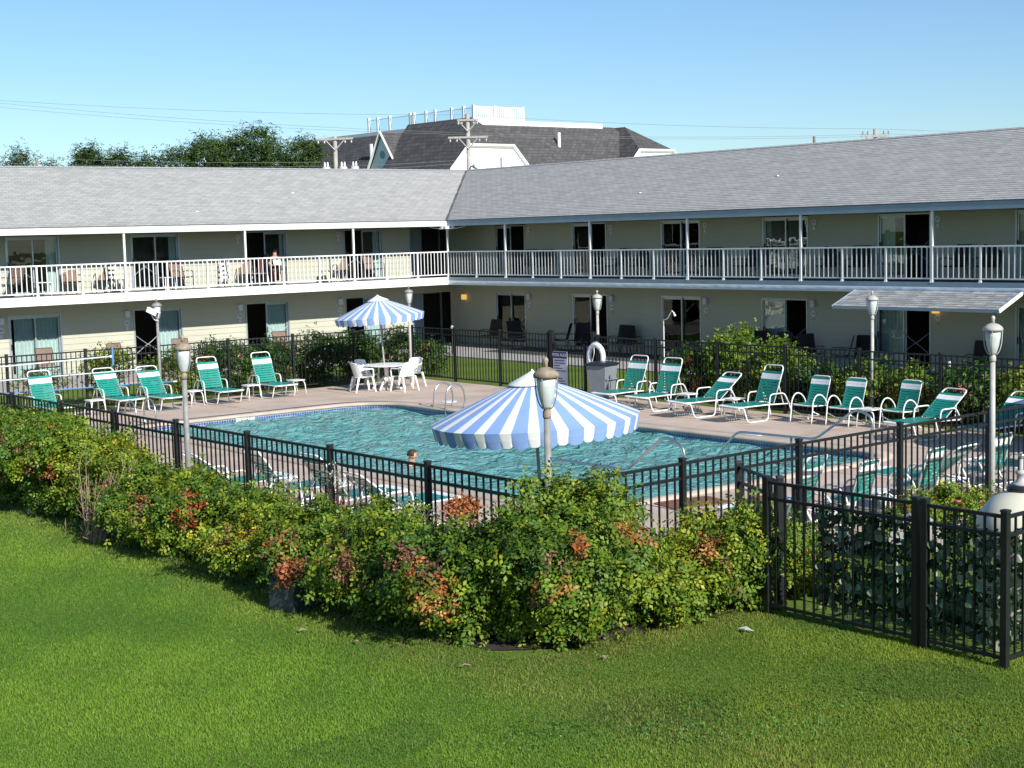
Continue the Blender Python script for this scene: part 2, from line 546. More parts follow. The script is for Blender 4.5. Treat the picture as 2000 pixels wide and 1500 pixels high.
gx_ = axis([(-400, -60, 40), (-60, 0, 6), (0, 14, 0.25), (14, 27, 1.0), (27, 29, 0.25), (29, 60, 2), (60, 600, 30)])
gy_ = axis([(-400, -60, 40), (-60, 0, 6), (0, 14, 0.25), (14, 37, 1.0), (37, 39, 0.25), (39, 60, 2), (60, 600, 30)])
GX, GY = np.meshgrid(gx_, gy_, indexing='ij')
GZ = lawn_h(GX, GY)
mb = MB()
mb.v = list(zip(GX.ravel().tolist(), GY.ravel().tolist(), GZ.ravel().tolist()))
ny = len(gy_)
mb.f = [(i*ny+j, (i+1)*ny+j, (i+1)*ny+j+1, i*ny+j+1) for i in range(len(gx_)-1) for j in range(ny-1)]
tag(mb.build('lawn', 'lawn', None, True), kind='structure')

# soil bed under the front hedge, coloured dark to stand in for its shade
mb = MB()
bed = [(9.02, 27.5), (8.95, 24.0), (9.12, 20.0), (8.98, 17.0), (9.05, 14.6), (9.05, 12.4), (9.45, 11.45), (10.2, 11.2), (11.6, 11.0), (12.9, 10.95), (14.2, 11.0), (14.3, 12.2), (10.6, 12.2), (10.6, 27.5)]
fine = []
for i in range(len(bed)):
    a, b = Vector(bed[i]), Vector(bed[(i+1) % len(bed)])
    for k in range(6): fine.append(a.lerp(b, k/6)+Vector((rnd.uniform(-0.06, 0.06), rnd.uniform(-0.06, 0.06))))
for tr3 in tessellate_polygon([[Vector((p.x, p.y, 0)) for p in fine]]): mb.f.append(tuple(tr3))
mb.v = [(p.x, p.y, float(lawn_h(p.x, p.y))+0.012) for p in fine]
bedo = tag(mb.build('planting_bed', 'soil'), kind='structure')

# walkways along the two wings
tag(MB().box(33.3, 20.0, -0.2, 35.2, 44.0, 0.02).build('path', 'walk'), kind='structure')
tag(MB().box(35.2, 8.0, -0.2, 37.6, 44.0, 0.021).build('patio', 'patio'), kind='structure')  # dark strip put in for the shade under the right balcony
tag(MB().box(10.0, 44.0, -0.2, 37.6, 48.5, 0.024).build('path', 'walk'), kind='structure')
tag(MB().box(33.3, 8.0, -0.2, 35.2, 20.0, 0.02).build('path', 'walk'), kind='structure')

# ================================================================== pool
def fillet(poly, seg=7):
    out = []
    n = len(poly)
    for i in range(n):
        p = Vector(poly[i][:2]); r = poly[i][2]
        a = (Vector(poly[i-1][:2])-p); b = (Vector(poly[(i+1) % n][:2])-p)
        la, lb = a.length, b.length
        a.normalize(); b.normalize()
        ang = a.angle(b)
        d = min(r/math.tan(ang/2), la*0.48, lb*0.48)
        r2 = d*math.tan(ang/2)
        c = p+(a+b).normalized()*(r2/math.sin(ang/2))
        s = p+a*d-c; e = p+b*d-c
        a0 = math.atan2(s.y, s.x); a1 = math.atan2(e.y, e.x)
        da = (a1-a0+math.pi) % (2*math.pi)-math.pi
        for k in range(seg+1):
            t = a0+da*k/seg
            out.append((c.x+r2*math.cos(t), c.y+r2*math.sin(t)))
    return out

POOL = fillet([(15.85, 17.45, 0.8), (23.88, 17.25, 0.9), (23.78, 25.0, 6), (22.95, 30.5, 6), (23.05, 33.25, 1.3), (15.85, 33.4, 0.9)])
def offset(poly, d):
    n = len(poly); out = []
    for i in range(n):
        p0 = Vector(poly[i-1]); p1 = Vector(poly[i]); p2 = Vector(poly[(i+1) % n])
        t = (p2-p0).normalized()
        out.append((p1.x+t.y*d, p1.y-t.x*d))       # ccw polygon: outward
    return out
COPE = offset(POOL, 0.32)

# deck: slab with the pool cut out, laid in bays with joints between them
outer = [(11.0, 12.62), (27.62, 12.62), (27.62, 37.7), (11.0, 37.7)]
tri = tessellate_polygon([[Vector((x, y, 0)) for x, y in outer], [Vector((x, y, 0)) for x, y in COPE]])
P2 = outer+COPE
mb = MB()
mb.v = [(x, y, 0.0) for x, y in P2]+[(x, y, -0.3) for x, y in outer]
mb.f = [tuple(t) for t in tri]
k = len(P2)
for i in range(4): mb.f.append((i, k+i, k+(i+1) % 4, (i+1) % 4))
deck = tag(mb.build('pool_deck', 'deck'), kind='structure')
me = deck.data
bm = bmesh.new(); bm.from_mesh(me); bmesh.ops.recalc_face_normals(bm, faces=bm.faces)
up = sum(f.normal.z*f.calc_area() for f in bm.faces)
if up < 0: bmesh.ops.reverse_faces(bm, faces=bm.faces)
bm.to_mesh(me); bm.free()
# saw-cut joints: shallow dark strips let into the slab as narrow grooves of sealant
jm = mat('joint_sealant', (0.20, 0.155, 0.12), 0.9, 0.15, 4)
for (x0, y0, x1, y1) in [(24.3, 20.4, 27.6, 20.412), (24.3, 24.6, 27.6, 24.612), (24.3, 28.8, 27.6, 28.812), (24.0, 33.0, 27.6, 33.012),
                         (19.8, 33.75, 19.812, 37.65), (23.6, 33.75, 23.612, 37.65), (15.9, 33.75, 15.912, 37.65),
                         (11.1, 21.0, 15.5, 21.012), (11.1, 25.2, 15.5, 25.212), (11.1, 29.4, 15.5, 29.412),
                         (18.0, 12.7, 18.012, 17.0), (21.5, 12.7, 21.512, 17.0), (24.9, 12.7, 24.912, 20.3)]:
    put('joint', MB().box(x0, y0, -0.002, x1, y1, 0.003).mesh('joint', jm), deck)

# coping ring, rounded nose
n = len(POOL)
mb = MB()
prof = [(0.0, 0.002), (0.0, 0.030), (-0.27, 0.030), (-0.335, 0.018), (-0.355, -0.012), (-0.345, -0.05), (-0.32, -0.055)]
for (d, z) in prof:
    for (x, y) in offset(COPE, d): mb.v.append((x, y, z))
for a in range(len(prof)-1):
    for i in range(n):
        j = (i+1) % n
        mb.f.append((a*n+i, a*n+j, (a+1)*n+j, (a+1)*n+i))
tag(mb.build('pool_coping', 'coping', None, True), kind='structure')

# tile band + plaster basin
basin = MB()
peri = [0.0]
for i in range(n):
    a = Vector(POOL[i]); b = Vector(POOL[(i+1) % n]); peri.append(peri[-1]+(b-a).length)
mb = MB(); mb.uv = []
for i in range(n+1):
    x, y = POOL[i % n]
    for z in (-0.045, -0.30):
        mb.v.append((x, y, z)); mb.uv.append((peri[i], z))
for i in range(n): mb.f.append((2*i, 2*i+1, 2*i+3, 2*i+2))
tag(mb.build('pool_tile_band', 'tile'), kind='structure')
mb = MB()
for z in (-0.30, -1.35):
    for x, y in POOL: mb.v.append((x, y, z))
for i in range(n):
    j = (i+1) % n
    mb.f.append((i, n+i, n+j, j))
mb.f.append(tuple(range(n, 2*n)))
# entry steps at the near right end
for i in range(3):
    mb.box(15.9, 17.5, -1.34, 23.6, 17.9+0.32*i, -0.38-0.25*i)
tag(mb.build('pool_basin', 'plaster'), kind='structure')

# water surface with real ripples
def in_poly(px, py, poly):
    c = np.zeros(px.shape, bool); m = len(poly)
    for i in range(m):
        x0, y0 = poly[i]; x1, y1 = poly[(i+1) % m]
        cond = ((y0 > py) != (y1 > py))
        xs = (x1-x0)*(py-y0)/((y1-y0) if y1 != y0 else 1e-9)+x0
        c ^= cond & (px < xs)
    return c
wx = np.linspace(15.7, 24.0, 208); wy = np.linspace(17.1, 33.5, 400)
WX, WY = np.meshgrid(wx, wy, indexing='ij')
rs = np.random.RandomState(3)
WZ = np.zeros_like(WX)
for k in range(46):
    lam = rs.choice([0.32, 0.45, 0.6, 0.8, 1.1, 1.6, 2.3])*rs.uniform(0.8, 1.25)
    th = rs.uniform(0, 2*math.pi) if k % 3 else rs.normal(0.7, 0.5)
    amp = 0.0052*(lam/0.8)**0.8*rs.uniform(0.4, 1.0)
    ph = rs.uniform(0, 6.28)
    warp = 0.35*np.sin(WX*rs.uniform(0.3, 1.1)+WY*rs.uniform(0.3, 1.1)+rs.uniform(0, 6))
    WZ += amp*np.sin(2*math.pi/lam*(WX*math.cos(th)+WY*math.sin(th))+ph+warp*2.0)
WZ -= 0.13
sel = in_poly(WX, WY, offset(POOL, 0.02))
idx = -np.ones(WX.shape, int)
cell = sel[:-1, :-1] | sel[1:, :-1] | sel[:-1, 1:] | sel[1:, 1:]
need = np.zeros(WX.shape, bool)
need[:-1, :-1] |= cell; need[1:, :-1] |= cell; need[:-1, 1:] |= cell; need[1:, 1:] |= cell
idx[need] = np.arange(need.sum())
def fast_mesh(name, co, quads, m, smooth=False, tint=None, tri=False):
    me = bpy.data.meshes.new(name)
    k = 3 if tri else 4
    me.vertices.add(len(co)); me.vertices.foreach_set('co', np.ascontiguousarray(co, np.float32).ravel())
    nf = len(quads)
    me.loops.add(nf*k); me.loops.foreach_set('vertex_index', np.ascontiguousarray(quads, np.int32).ravel())
    me.polygons.add(nf)
    me.polygons.foreach_set('loop_start', np.arange(0, nf*k, k, dtype=np.int32))
    me.polygons.foreach_set('loop_total', np.full(nf, k, np.int32))
    if smooth: me.polygons.foreach_set('use_smooth', np.ones(nf, bool))
    me.update(calc_edges=True)
    if tint is not None:
        a = me.attributes.new('tint', 'FLOAT_COLOR', 'POINT')
        c4 = np.ones((len(co), 4), np.float32); c4[:, :3] = tint
        a.data.foreach_set('color', c4.ravel())
    me.materials.append(MT[m])
    return me
ci, cj = np.where(cell)
q = np.stack([idx[ci, cj], idx[ci+1, cj], idx[ci+1, cj+1], idx[ci, cj+1]], 1)
co = np.stack([WX[need], WY[need], WZ[need]], 1)
tag(put('pool_water', fast_mesh('pool_water', co, q, 'water', True)), kind='structure')

# depth marker tiles set into the band on the far left side
dm = thing('depth_marker', 'white depth marker tiles in the blue tile band, far left pool edge', 'pool marker', (19.05, 33.33, -0.10))
MB().box(-0.27, -0.012, -0.055, 0.27, 0.0, 0.055).build('plate', 'plastic', dm)
text('lettering', '5', 0.10, 'eye', dm, (-0.12, -0.014, 0), (math.pi/2, 0, 0))
text('lettering', 'F', 0.10, 'eye', dm, (0.05, -0.014, 0), (math.pi/2, 0, 0))
text('lettering', 'T', 0.10, 'eye', dm, (0.13, -0.014, 0), (math.pi/2, 0, 0))

# skimmer lids
lid = MB().lathe([(0.0, 0.0), (0.20, 0.0), (0.20, 0.012), (0.17, 0.018), (0.0, 0.020)], 20, cap=False).mesh('skimmer_lid', 'plastic', False)
for (x, y, lb) in ((24.15, 31.55, 'round white skimmer lid on the deck by the far ladder'), (24.35, 21.2, 'round white skimmer lid on the deck between loungers and the right handrail')):
    tag(put('skimmer_lid', lid, None, (x, y, 0.002)), lb, 'lid', 'skimmer lids')
# brown rubber mats by the entry steps
for (x, y, rz, lb) in ((18.3, 15.85, 0.15, 'reddish brown mat on the deck beside the right hand rail'), (17.6, 16.65, -0.2, 'small brown mat at the pool edge near the front hand rail'),
                       (14.9, 14.4, 0.2, 'brown mat on the deck behind the corner rose bush')):
    o = MB().prism(fillet([(-0.55, -0.35, 0.1), (0.55, -0.35, 0.1), (0.55, 0.35, 0.1), (-0.55, 0.35, 0.1)], 3), 0.0, 0.012).build('rubber_mat', 'wet')
    o.location = (x, y, 0.002); o.rotation_euler = (0, 0, rz)
    tag(o, lb, 'mat', 'brown mats on the deck')

# ================================================================== fences
PICK = {}
def fence_run(label, p0, p1, npan, zb, zt, gaps=16, first=True, bottom_rail=True, name='pool_fence'):
    """black metal picket fence from p0 to p1 with npan equal panels"""
    p0 = Vector(p0); p1 = Vector(p1)
    L = (p1-p0).length
    d = (p1-p0).normalized()
    t = thing(name, label, 'fence', (p0.x, p0.y, zb), math.atan2(d.y, d.x))
    H = zt-zb
    s = L/npan
    key = round(H, 3)
    if ('post', key) not in PICK:
        PICK[('post', key)] = MB().box(-0.033, -0.033, -0.15, 0.033, 0.033, H-0.02).add(
            [(-0.039, -0.039, H-0.022), (0.039, -0.039, H-0.022), (0.039, 0.039, H-0.022), (-0.039, 0.039, H-0.022),
             (-0.036, -0.036, H), (0.036, -0.036, H), (0.036, 0.036, H), (-0.036, 0.036, H)],
            [(0, 3, 2, 1), (4, 5, 6, 7), (0, 1, 5, 4), (1, 2, 6, 5), (2, 3, 7, 6), (3, 0, 4, 7)]).mesh('post', 'black')
        PICK[('picket', key)] = MB().box(-0.0095, -0.0095, 0.10, 0.0095, 0.0095, H-0.055).mesh('picket', 'black')
    for i in range(0 if first else 1, npan+1):
        put('post', PICK[('post', key)], t, (i*s, 0, 0))
    for z in ((H-0.07, H-0.245, 0.13) if bottom_rail else (H-0.07, H-0.245)):
        MB().box(0.02, -0.0145, z-0.016, L-0.02, 0.0145, z+0.018).build('rail', 'black', t)
    for i in range(npan):
        for k in range(1, gaps):
            put('picket', PICK[('picket', key)], t, (i*s+s*k/gaps, 0.0, 0))
    return t

S = 2.123
fence_run('black picket fence running left from the near corner behind the rose hedge', (10.70, 12.32), (10.70, 12.32+12*S), 12, 0.10, 1.72)
fence_run('black picket fence running right from the near corner towards the loungers', (10.70, 12.28), (10.70+6*S, 12.28), 6, 0.10, 1.72)
fence_run('black picket fence behind the left row of loungers', (27.53-8*S, 37.81), (27.53, 37.81), 8, -0.02, 1.64)
fence_run('black picket fence between the lawn strip and the white table set', (27.56, 31.44), (27.56, 37.78), 3, -0.02, 1.64)
fence_run('black picket fence behind the right row of loungers', (27.56, 14.55), (27.56, 29.41), 7, -0.02, 1.64)
# gate beside the sign
gt = fence_run('low black picket gate with the rules sign hung on it', (27.56, 29.95), (27.56, 31.15), 1, -0.02, 1.36, gaps=9, name='pool_gate')
for y, lb in ((29.60, 'heavy black gate post between the rules sign and the life ring'), (31.28, 'heavy black gate post left of the rules sign')):
    p = thing('gate_post', lb, 'post', (27.56, y, 0), 0, 'heavy gate posts')
    MB().box(-0.055, -0.055, -0.1, 0.055, 0.055, 1.66).build('shaft', 'black', p)
    MB().box(-0.065, -0.065, 1.66, 0.065, 0.065, 1.70).build('cap', 'black', p)
# equipment enclosure in front of the right fence
fence_run('black picket fence of the equipment yard, between hedge end and its near corner', (12.38, 10.62), (12.38, 8.72), 1, 0.2, 1.74, gaps=15)
fence_run('short black gate panel at the near right corner of the equipment yard', (12.36, 8.60), (12.34, 7.71), 1, 0.2, 1.74, gaps=8, name='yard_gate')
fence_run('black picket fence leaving the near right corner out of the picture', (12.36, 7.70), (16.6, 7.70), 2, 0.2, 1.74, gaps=16, first=False)
fence_run('short open black gate leaf standing behind the yellow bush', (13.15, 11.70), (12.65, 10.66), 1, 0.16, 1.70, gaps=8, name='yard_gate')

# ================================================================== the motel
BX, BY = 36.0, 46.85
motel = thing('motel_building', 'two storey L shaped motel with grey shingle roof and white railed balcony', 'building', (BX, BY, 0))
WL, WR = 0, 1
ENDS = (26.0, 36.0)
def wbox(m, wing, s0, s1, d0, d1, z0, z1):
    if wing == WL: m.box(-s1, d0, z0, -s0, d1, z1)
    else: m.box(d0, -s1, z0, d1, -s0, z1)
    return m
def wloc(wing, s, d, z):
    return (-s, d, z) if wing == WL else (d, -s, z)
WROT = (0.0, -math.pi/2)
FLOOR = (0.03, 2.715)
doors = {(WL, 0): [(-1.56, 0.5), (1.80, 3.65), (6.15, 8.0), (10.55, 12.42), (15.02, 16.85), (19.5, 21.35)],
         (WL, 1): [(-1.56, 0.5), (1.80, 3.62), (6.13, 7.95), (10.53, 12.40), (14.96, 16.81), (19.5, 21.35)],
         (WR, 0): [(0.68, 2.5), (5.18, 7.06), (9.78, 11.63), (14.30, 16.19), (18.80, 20.75), (23.5, 25.3), (28.1, 29.95)],
         (WR, 1): [(0.75, 2.54), (5.22, 7.06), (9.80, 11.63), (14.37, 16.23), (18.87, 20.74), (23.48, 25.26), (28.1, 29.95)]}
board = MB().add([(0, 0, 0), (1, 0, 0), (1, -0.024, 0), (0, -0.024, 0), (0, 0, 0.196), (1, 0, 0.196), (1, -0.007, 0.196), (0, -0.007, 0.196)],
                 [(0, 3, 2, 1), (4, 5, 6, 7), (2, 3, 7, 6), (0, 1, 5, 4), (1, 2, 6, 5), (3, 0, 4, 7)]).mesh('siding_board', 'siding')
DH = 2.05
for wing in (WL, WR):
    for fl in (0, 1):
        z0 = FLOOR[fl]; z1 = 2.47 if fl == 0 else 4.70
        ds = doors[(wing, fl)]
        start = -1.8 if wing == WL else -1.8
        segs = []
        cur = start
        for (a, b) in ds:
            if a > cur+0.02: segs.append((cur, a))
            cur = b
        segs.append((cur, ENDS[wing]-2))
        top = z0+DH
        for (a, b) in segs:
            wall = wbox(MB(), wing, a, b, 1.8, 1.94, z0-0.03, z1).build('wall', 'siding', motel)
            zb = z0
            while zb < z1-0.02:
                h = min(0.2, z1-zb)
                if wing == WL: put('siding_board', board, wall, (-b, 1.8, zb), (0, 0, 0), (b-a, 1, h/0.2))
                else: put('siding_board', board, wall, (1.8, -a, zb), (0, 0, -math.pi/2), (b-a, 1, h/0.2))
                zb += 0.2
        if top < z1-0.02:
            for (a, b) in ds:
                wall = wbox(MB(), wing, a, b, 1.8, 1.94, top, z1).build('lintel', 'siding', motel)
                zb = top
                while zb < z1-0.02:
                    h = min(0.2, z1-zb)
                    if wing == WL: put('siding_board', board, wall, (-b, 1.8, zb), (0, 0, 0), (b-a, 1, h/0.2))
                    else: put('siding_board', board, wall, (1.8, -a, zb), (0, 0, -math.pi/2), (b-a, 1, h/0.2))
                    zb += 0.2
        # room shells behind the glass
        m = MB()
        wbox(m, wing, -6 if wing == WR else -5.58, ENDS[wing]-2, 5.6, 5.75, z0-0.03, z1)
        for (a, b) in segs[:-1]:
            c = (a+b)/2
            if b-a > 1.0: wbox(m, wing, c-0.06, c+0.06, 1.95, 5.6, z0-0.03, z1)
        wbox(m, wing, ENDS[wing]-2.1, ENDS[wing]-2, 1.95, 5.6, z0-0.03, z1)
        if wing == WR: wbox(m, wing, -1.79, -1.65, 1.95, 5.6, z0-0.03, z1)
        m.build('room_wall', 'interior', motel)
MB().box(-24, 1.82, -0.05, 5.5, 10.0, 0.028).build('room_floor', 'floorcarpet', motel)
MB().box(1.82, -34, -0.05, 10.0, 1.80, 0.029).build('room_floor', 'floorcarpet', motel)
# slabs between the storeys, with fascia
sl = MB().box(-26, 0.0, 2.47, 10.0, 10.0, 2.70).build('balcony_slab', 'soffit', motel)
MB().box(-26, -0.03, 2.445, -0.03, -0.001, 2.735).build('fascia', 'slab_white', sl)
MB().box(-26, 0.01, 2.701, 1.79, 1.79, 2.715).build('balcony_floor', 'floorcarpet', sl)
sl = MB().box(0.0, -36, 2.47, 10.0, -0.002, 2.70).build('balcony_slab', 'soffit', motel)
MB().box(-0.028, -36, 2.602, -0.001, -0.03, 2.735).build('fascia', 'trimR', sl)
for i in range(12):                                   # overlapping lengths of rippled metal
    a = -0.032-i*3.0
    MB().grid(lambda u, v: (-0.034-0.012*math.sin(v*math.pi)-0.006*math.sin(u*29+i*2)*math.sin(u*11+i)*v-0.003*(i % 2), a-u*3.0, 2.60-0.165*v), 60, 6).build('fascia_sheet', 'fascia_metal', sl, True)
MB().box(0.01, -36, 2.701, 1.79, -0.002, 2.7155).build('balcony_floor', 'floorcarpet', sl)

# ---- railings
balu = MB().box(-0.0125, -0.0125, 2.84, 0.0125, 0.0125, 3.70).mesh('baluster', 'white')
hpost = MB().box(-0.028, -0.028, 2.716, 0.028, 0.028, 3.70).add(
    [(-0.05, -0.05, 2.716), (0.05, -0.05, 2.716), (0.05, 0.05, 2.716), (-0.05, 0.05, 2.716), (-0.03, -0.03, 2.80), (0.03, -0.03, 2.80), (0.03, 0.03, 2.80), (-0.03, 0.03, 2.80)],
    [(0, 3, 2, 1), (4, 5, 6, 7), (0, 1, 5, 4), (1, 2, 6, 5), (2, 3, 7, 6), (3, 0, 4, 7)]).mesh('railing_post', 'white')
fpost = MB().box(-0.034, -0.034, 2.716, 0.034, 0.034, 4.70).add(
    [(-0.055, -0.055, 2.716), (0.055, -0.055, 2.716), (0.055, 0.055, 2.716), (-0.055, 0.055, 2.716), (-0.036, -0.036, 2.81), (0.036, -0.036, 2.81), (0.036, 0.036, 2.81), (-0.036, 0.036, 2.81)],
    [(0, 3, 2, 1), (4, 5, 6, 7), (0, 1, 5, 4), (1, 2, 6, 5), (2, 3, 7, 6), (3, 0, 4, 7)]).mesh('balcony_post', 'white')
RD = 0.02
for wing, full in ((WL, [0.0, 4.37, 8.92, 13.48, 18.05, 22.6]), (WR, [0.0, 3.49, 8.09, 12.72, 17.38, 22.0, 26.6, 31.2])):
    m = MB()
    wbox(m, wing, 0.002 if wing else -0.05, full[-1], RD-0.028, RD+0.028, 3.692, 3.735)
    wbox(m, wing, 0.002 if wing else -0.05, full[-1], RD-0.018, RD+0.018, 2.815, 2.85)
    rail = m.build('balcony_railing', 'white', motel)
    for i, s in enumerate(full):
        if wing == WR and i == 0: continue
        put('balcony_post', fpost, motel, wloc(wing, s if i else -RD, RD, 0))
    for i in range(len(full)-1):
        a, b = full[i], full[i+1]
        k = 2 if (wing == WR and i == 0) else 3
        for j in range(k):
            sa = a+(b-a)*j/k; sb = a+(b-a)*(j+1)/k
            if j: put('railing_post', hpost, rail, wloc(wing, sa, RD, 0))
            nb = 8 if k == 3 else 9
            for q in range(1, nb+1):
                put('baluster', balu, rail, wloc(wing, sa+(sb-sa)*q/(nb+1), RD, 0))

# ---- roof
EO, EZ, RDIST, RZ = -0.055, 4.93, 5.0, 7.12
def roof_face(wing, s_end, name):
    m = MB(); m.uv = []
    L = math.hypot(RDIST-EO, RZ-EZ)
    nr = int(L/0.145)
    e = L/nr
    nx, nz = -(RZ-EZ)/L, (RDIST-EO)/L
    def pt(v, lift):
        t = v/L
        return EO+(RDIST-EO)*t+nx*lift, EZ+(RZ-EZ)*t+nz*lift
    for k in range(nr):
        d0, z0 = pt(k*e, 0.009); d1, z1 = pt((k+1)*e, 0.002); dp, zp = pt(k*e, 0.0)
        wob = 0.002*math.sin(k*1.7)
        o = len(m.v)
        for (s, d, z, v) in ((s_end, dp, zp, k*e), (-dp, dp, zp, k*e), (s_end, d0, z0+wob, k*e), (-d0, d0, z0+wob, k*e), (s_end, d1, z1, (k+1)*e), (-d1, d1, z1, (k+1)*e)):
            m.v.append(wloc(wing, s, d, z)); m.uv.append((s if s != s_end else s_end, v))
        if wing == WL: m.f += [(o, o+1, o+3, o+2), (o+2, o+3, o+5, o+4)]
        else: m.f += [(o+1, o, o+2, o+3), (o+3, o+2, o+4, o+5)]
    # back slope
    o = len(m.v)
    for (s, d, z) in ((s_end, RDIST, RZ), (-RDIST, RDIST, RZ), (s_end, 10.2, 4.9), (-10.2, 10.2, 4.9)):
        m.v.append(wloc(wing, s, d, z)); m.uv.append((s, d))
    m.f.append((o, o+1, o+3, o+2))
    return m.build(name, 'shingle', motel)
rl = roof_face(WL, 26, 'roof')
rr_ = roof_face(WR, 36, 'roof')
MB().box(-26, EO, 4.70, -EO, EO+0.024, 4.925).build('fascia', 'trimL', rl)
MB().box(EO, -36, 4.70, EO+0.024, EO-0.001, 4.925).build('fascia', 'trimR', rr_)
MB().box(-26, EO+0.025, 4.705, 10, 10, 4.735).build('soffit', 'soffit', rl)
MB().box(EO+0.025, -36, 4.705, 10, EO+0.024, 4.735).build('soffit', 'soffit', rr_)
# drip edges, ridge caps and valley
MB().box(-26, EO-0.012, 4.915, -EO-0.02, EO, 4.945).build('drip_edge', 'flash', rl)
MB().box(EO-0.012, -36, 4.915, EO, EO-0.02, 4.945).build('drip_edge', 'flash', rr_)
capm = MB().add([(0, -0.13, -0.05), (0.32, -0.13, -0.05), (0.32, 0.0, 0.012), (0, 0.0, 0.004), (0.32, 0.13, -0.05), (0, 0.13, -0.05)], [(0, 1, 2, 3), (3, 2, 4, 5)]).mesh('ridge_cap', 'shingle_piece')
for i in range(90):
    put('ridge_cap', capm, rl, (RDIST-0.33*(i+1), RDIST, RZ+0.012))
for i in range(110):
    put('ridge_cap', capm, rr_, (RDIST, RDIST-0.33*(i+1), RZ+0.012), (0, 0, math.pi/2))
mb = MB()
for i in range(15):
    a = i/15*5.0-0.1; b = (i+1)/15*5.0-0.1
    w0 = 0.035+0.02*math.sin(i*2.1); w1 = 0.035+0.02*math.sin((i+1)*2.1)
    za = EZ+(RZ-EZ)*(a-EO)/(RDIST-EO)+0.022; zb_ = EZ+(RZ-EZ)*(b-EO)/(RDIST-EO)+0.022
    mb.add([(a-w0, a+w0, za), (a+w0, a-w0, za), (b+w1, b-w1, zb_), (b-w1, b+w1, zb_)], [(0, 1, 2, 3)])
mb.build('valley_flashing', 'flash', rl)
for (x, y, z0, z1) in ((-13.9, 5.75, 6.5, 7.47), (6.0, -13.1, 6.4, 7.43)):
    MB().lathe([(0.05, z0), (0.05, z1)], 10, (x, y, 0)).build('vent_pipe', 'lamp_rust', rl if x < 0 else rr_)
for (x, y) in ((-10.2, 1.0), (-5.3, 2.6), (1.6, -9.0), (2.4, -14.5)):
    z = EZ+(RZ-EZ)*((y if x < 0 else x)-EO)/(RDIST-EO)
    MB().box(x-0.06, y-0.03, z, x+0.06, y+0.03, z+0.03).build('roof_clip', 'white', rl if x < 0 else rr_)

# ---- sliding doors
def curtain(m, x0, x1, y, z0, z1, fold=0.035, k=9):
    n = max(8, int((x1-x0)*40))
    def fn(u, v):
        x = x0+(x1-x0)*u
        return (x, y+fold*math.sin(u*(x1-x0)*46+0.7*math.sin(u*9)), z0+(z1-z0)*v)
    m.grid(fn, n, 1)
def sliding_door(wing, fl, s0, s1, cover, brace, opened, rnds):
    z = FLOOR[fl]; H = DH if fl == 0 else 1.96
    w = s1-s0
    loc = wloc(wing, s1 if wing == WL else s0, 1.8, z)
    m = MB()
    m.box(0, -0.03, 0, 0.05, 0.12, H).box(w-0.05, -0.03, 0, w, 0.12, H).box(0.05, -0.03, H-0.05, w-0.05, 0.12, H).box(0.05, -0.03, 0, w-0.05, 0.12, 0.05)
    d = m.build('sliding_door', 'frame', motel)
    d.location = loc; d.rotation_euler = (0, 0, WROT[wing])
    mid = w/2
    halves = [(0.05, mid+0.03, 0.02), (mid-0.03, w-0.05, 0.07)]
    for i, (a, b, y) in enumerate(halves):
        if opened == i:
            continue
        f = MB().box(a, y-0.018, 0.05, a+0.05, y+0.018, H-0.05).box(b-0.05, y-0.018, 0.05, b, y+0.018, H-0.05).box(a+0.05, y-0.018, 0.05, b-0.05, y+0.018, 0.13).box(a+0.05, y-0.018, H-0.12, b-0.05, y+0.018, H-0.05)
        f.build('door_leaf', 'frame', d)
        MB().box(a+0.05, y-0.004, 0.13, b-0.05, y+0.004, H-0.12).build('pane', 'glass', d)
        MB().box(a+0.012, y-0.05, 0.92, a+0.037, y-0.02, 1.12).build('handle', 'bronze', d)
    if cover:
        m = MB()
        for (a, b) in cover: curtain(m, a*w+0.03, b*w-0.03, 0.155, 0.06, H-0.04)
        m.build('curtain', 'curtain', d, True)
    if brace is not None:
        a, b, y = halves[brace]
        m = MB()
        c = (a+b)/2
        m.tube(smooth_path([(a+0.03, -0.01, 1.12), (c-0.08, -0.01, 0.86), (c, -0.01, 0.83), (c+0.08, -0.01, 0.86), (b-0.03, -0.01, 1.12)], 3), 0.012, 5)
        m.tube(smooth_path([(a+0.03, -0.012, 0.52), (c-0.08, -0.012, 0.77), (c, -0.012, 0.80), (c+0.08, -0.012, 0.77), (b-0.03, -0.012, 0.52)], 3), 0.012, 5)
        m.build('screen_brace', 'frame', d)
    return d
cfg = {(WL, 0): [None, ([(0.55, 1)], None, 0), ([(0.5, 1)], 1, 0), ([(0.5, 1)], 0, 0), ([(0.12, 0.5), (0.5, 1)], None, None), ([(0.4, 1)], 0, None)],
       (WL, 1): [None, ([(0.78, 1)], 0, 0), ([(0.85, 1)], 1, 0), ([(0.80, 1)], 0, None), ([(0.76, 1)], 0, None), ([(0.7, 1)], 0, None)],
       (WR, 0): [([(0, 0.32)], 1, None), ([(0.05, 0.2)], 0, 1), ([(0.0, 0.12)], None, None), ([(0.0, 0.48)], 1, 1), ([(0.0, 0.52)], 1, 1), ([(0.0, 0.6)], None, None), ([(0.0, 0.6)], None, None)],
       (WR, 1): [([(0.0, 0.18)], None, 1), ([(0.0, 0.52)], 1, 1), ([], None, None), ([(0.0, 0.12)], None, None), ([(0.0, 0.30)], 1, 1), ([(0.0, 0.3)], None, None), ([(0.0, 0.6)], None, None)]}
NUM = {(WL, 0): ['', '56', '58', '60', '62', '64'], (WL, 1): ['', '55', '57', '59', '61', '63'],
       (WR, 0): ['50', '48', '46', '44', '42', '40', '38'], (WR, 1): ['49', '47', '45', '43', '41', '39', '37']}
disc = MB().lathe([(0.0, -0.012), (0.095, -0.012), (0.10, 0.0), (0.095, 0.012), (0.0, 0.012)], 20, cap=False)
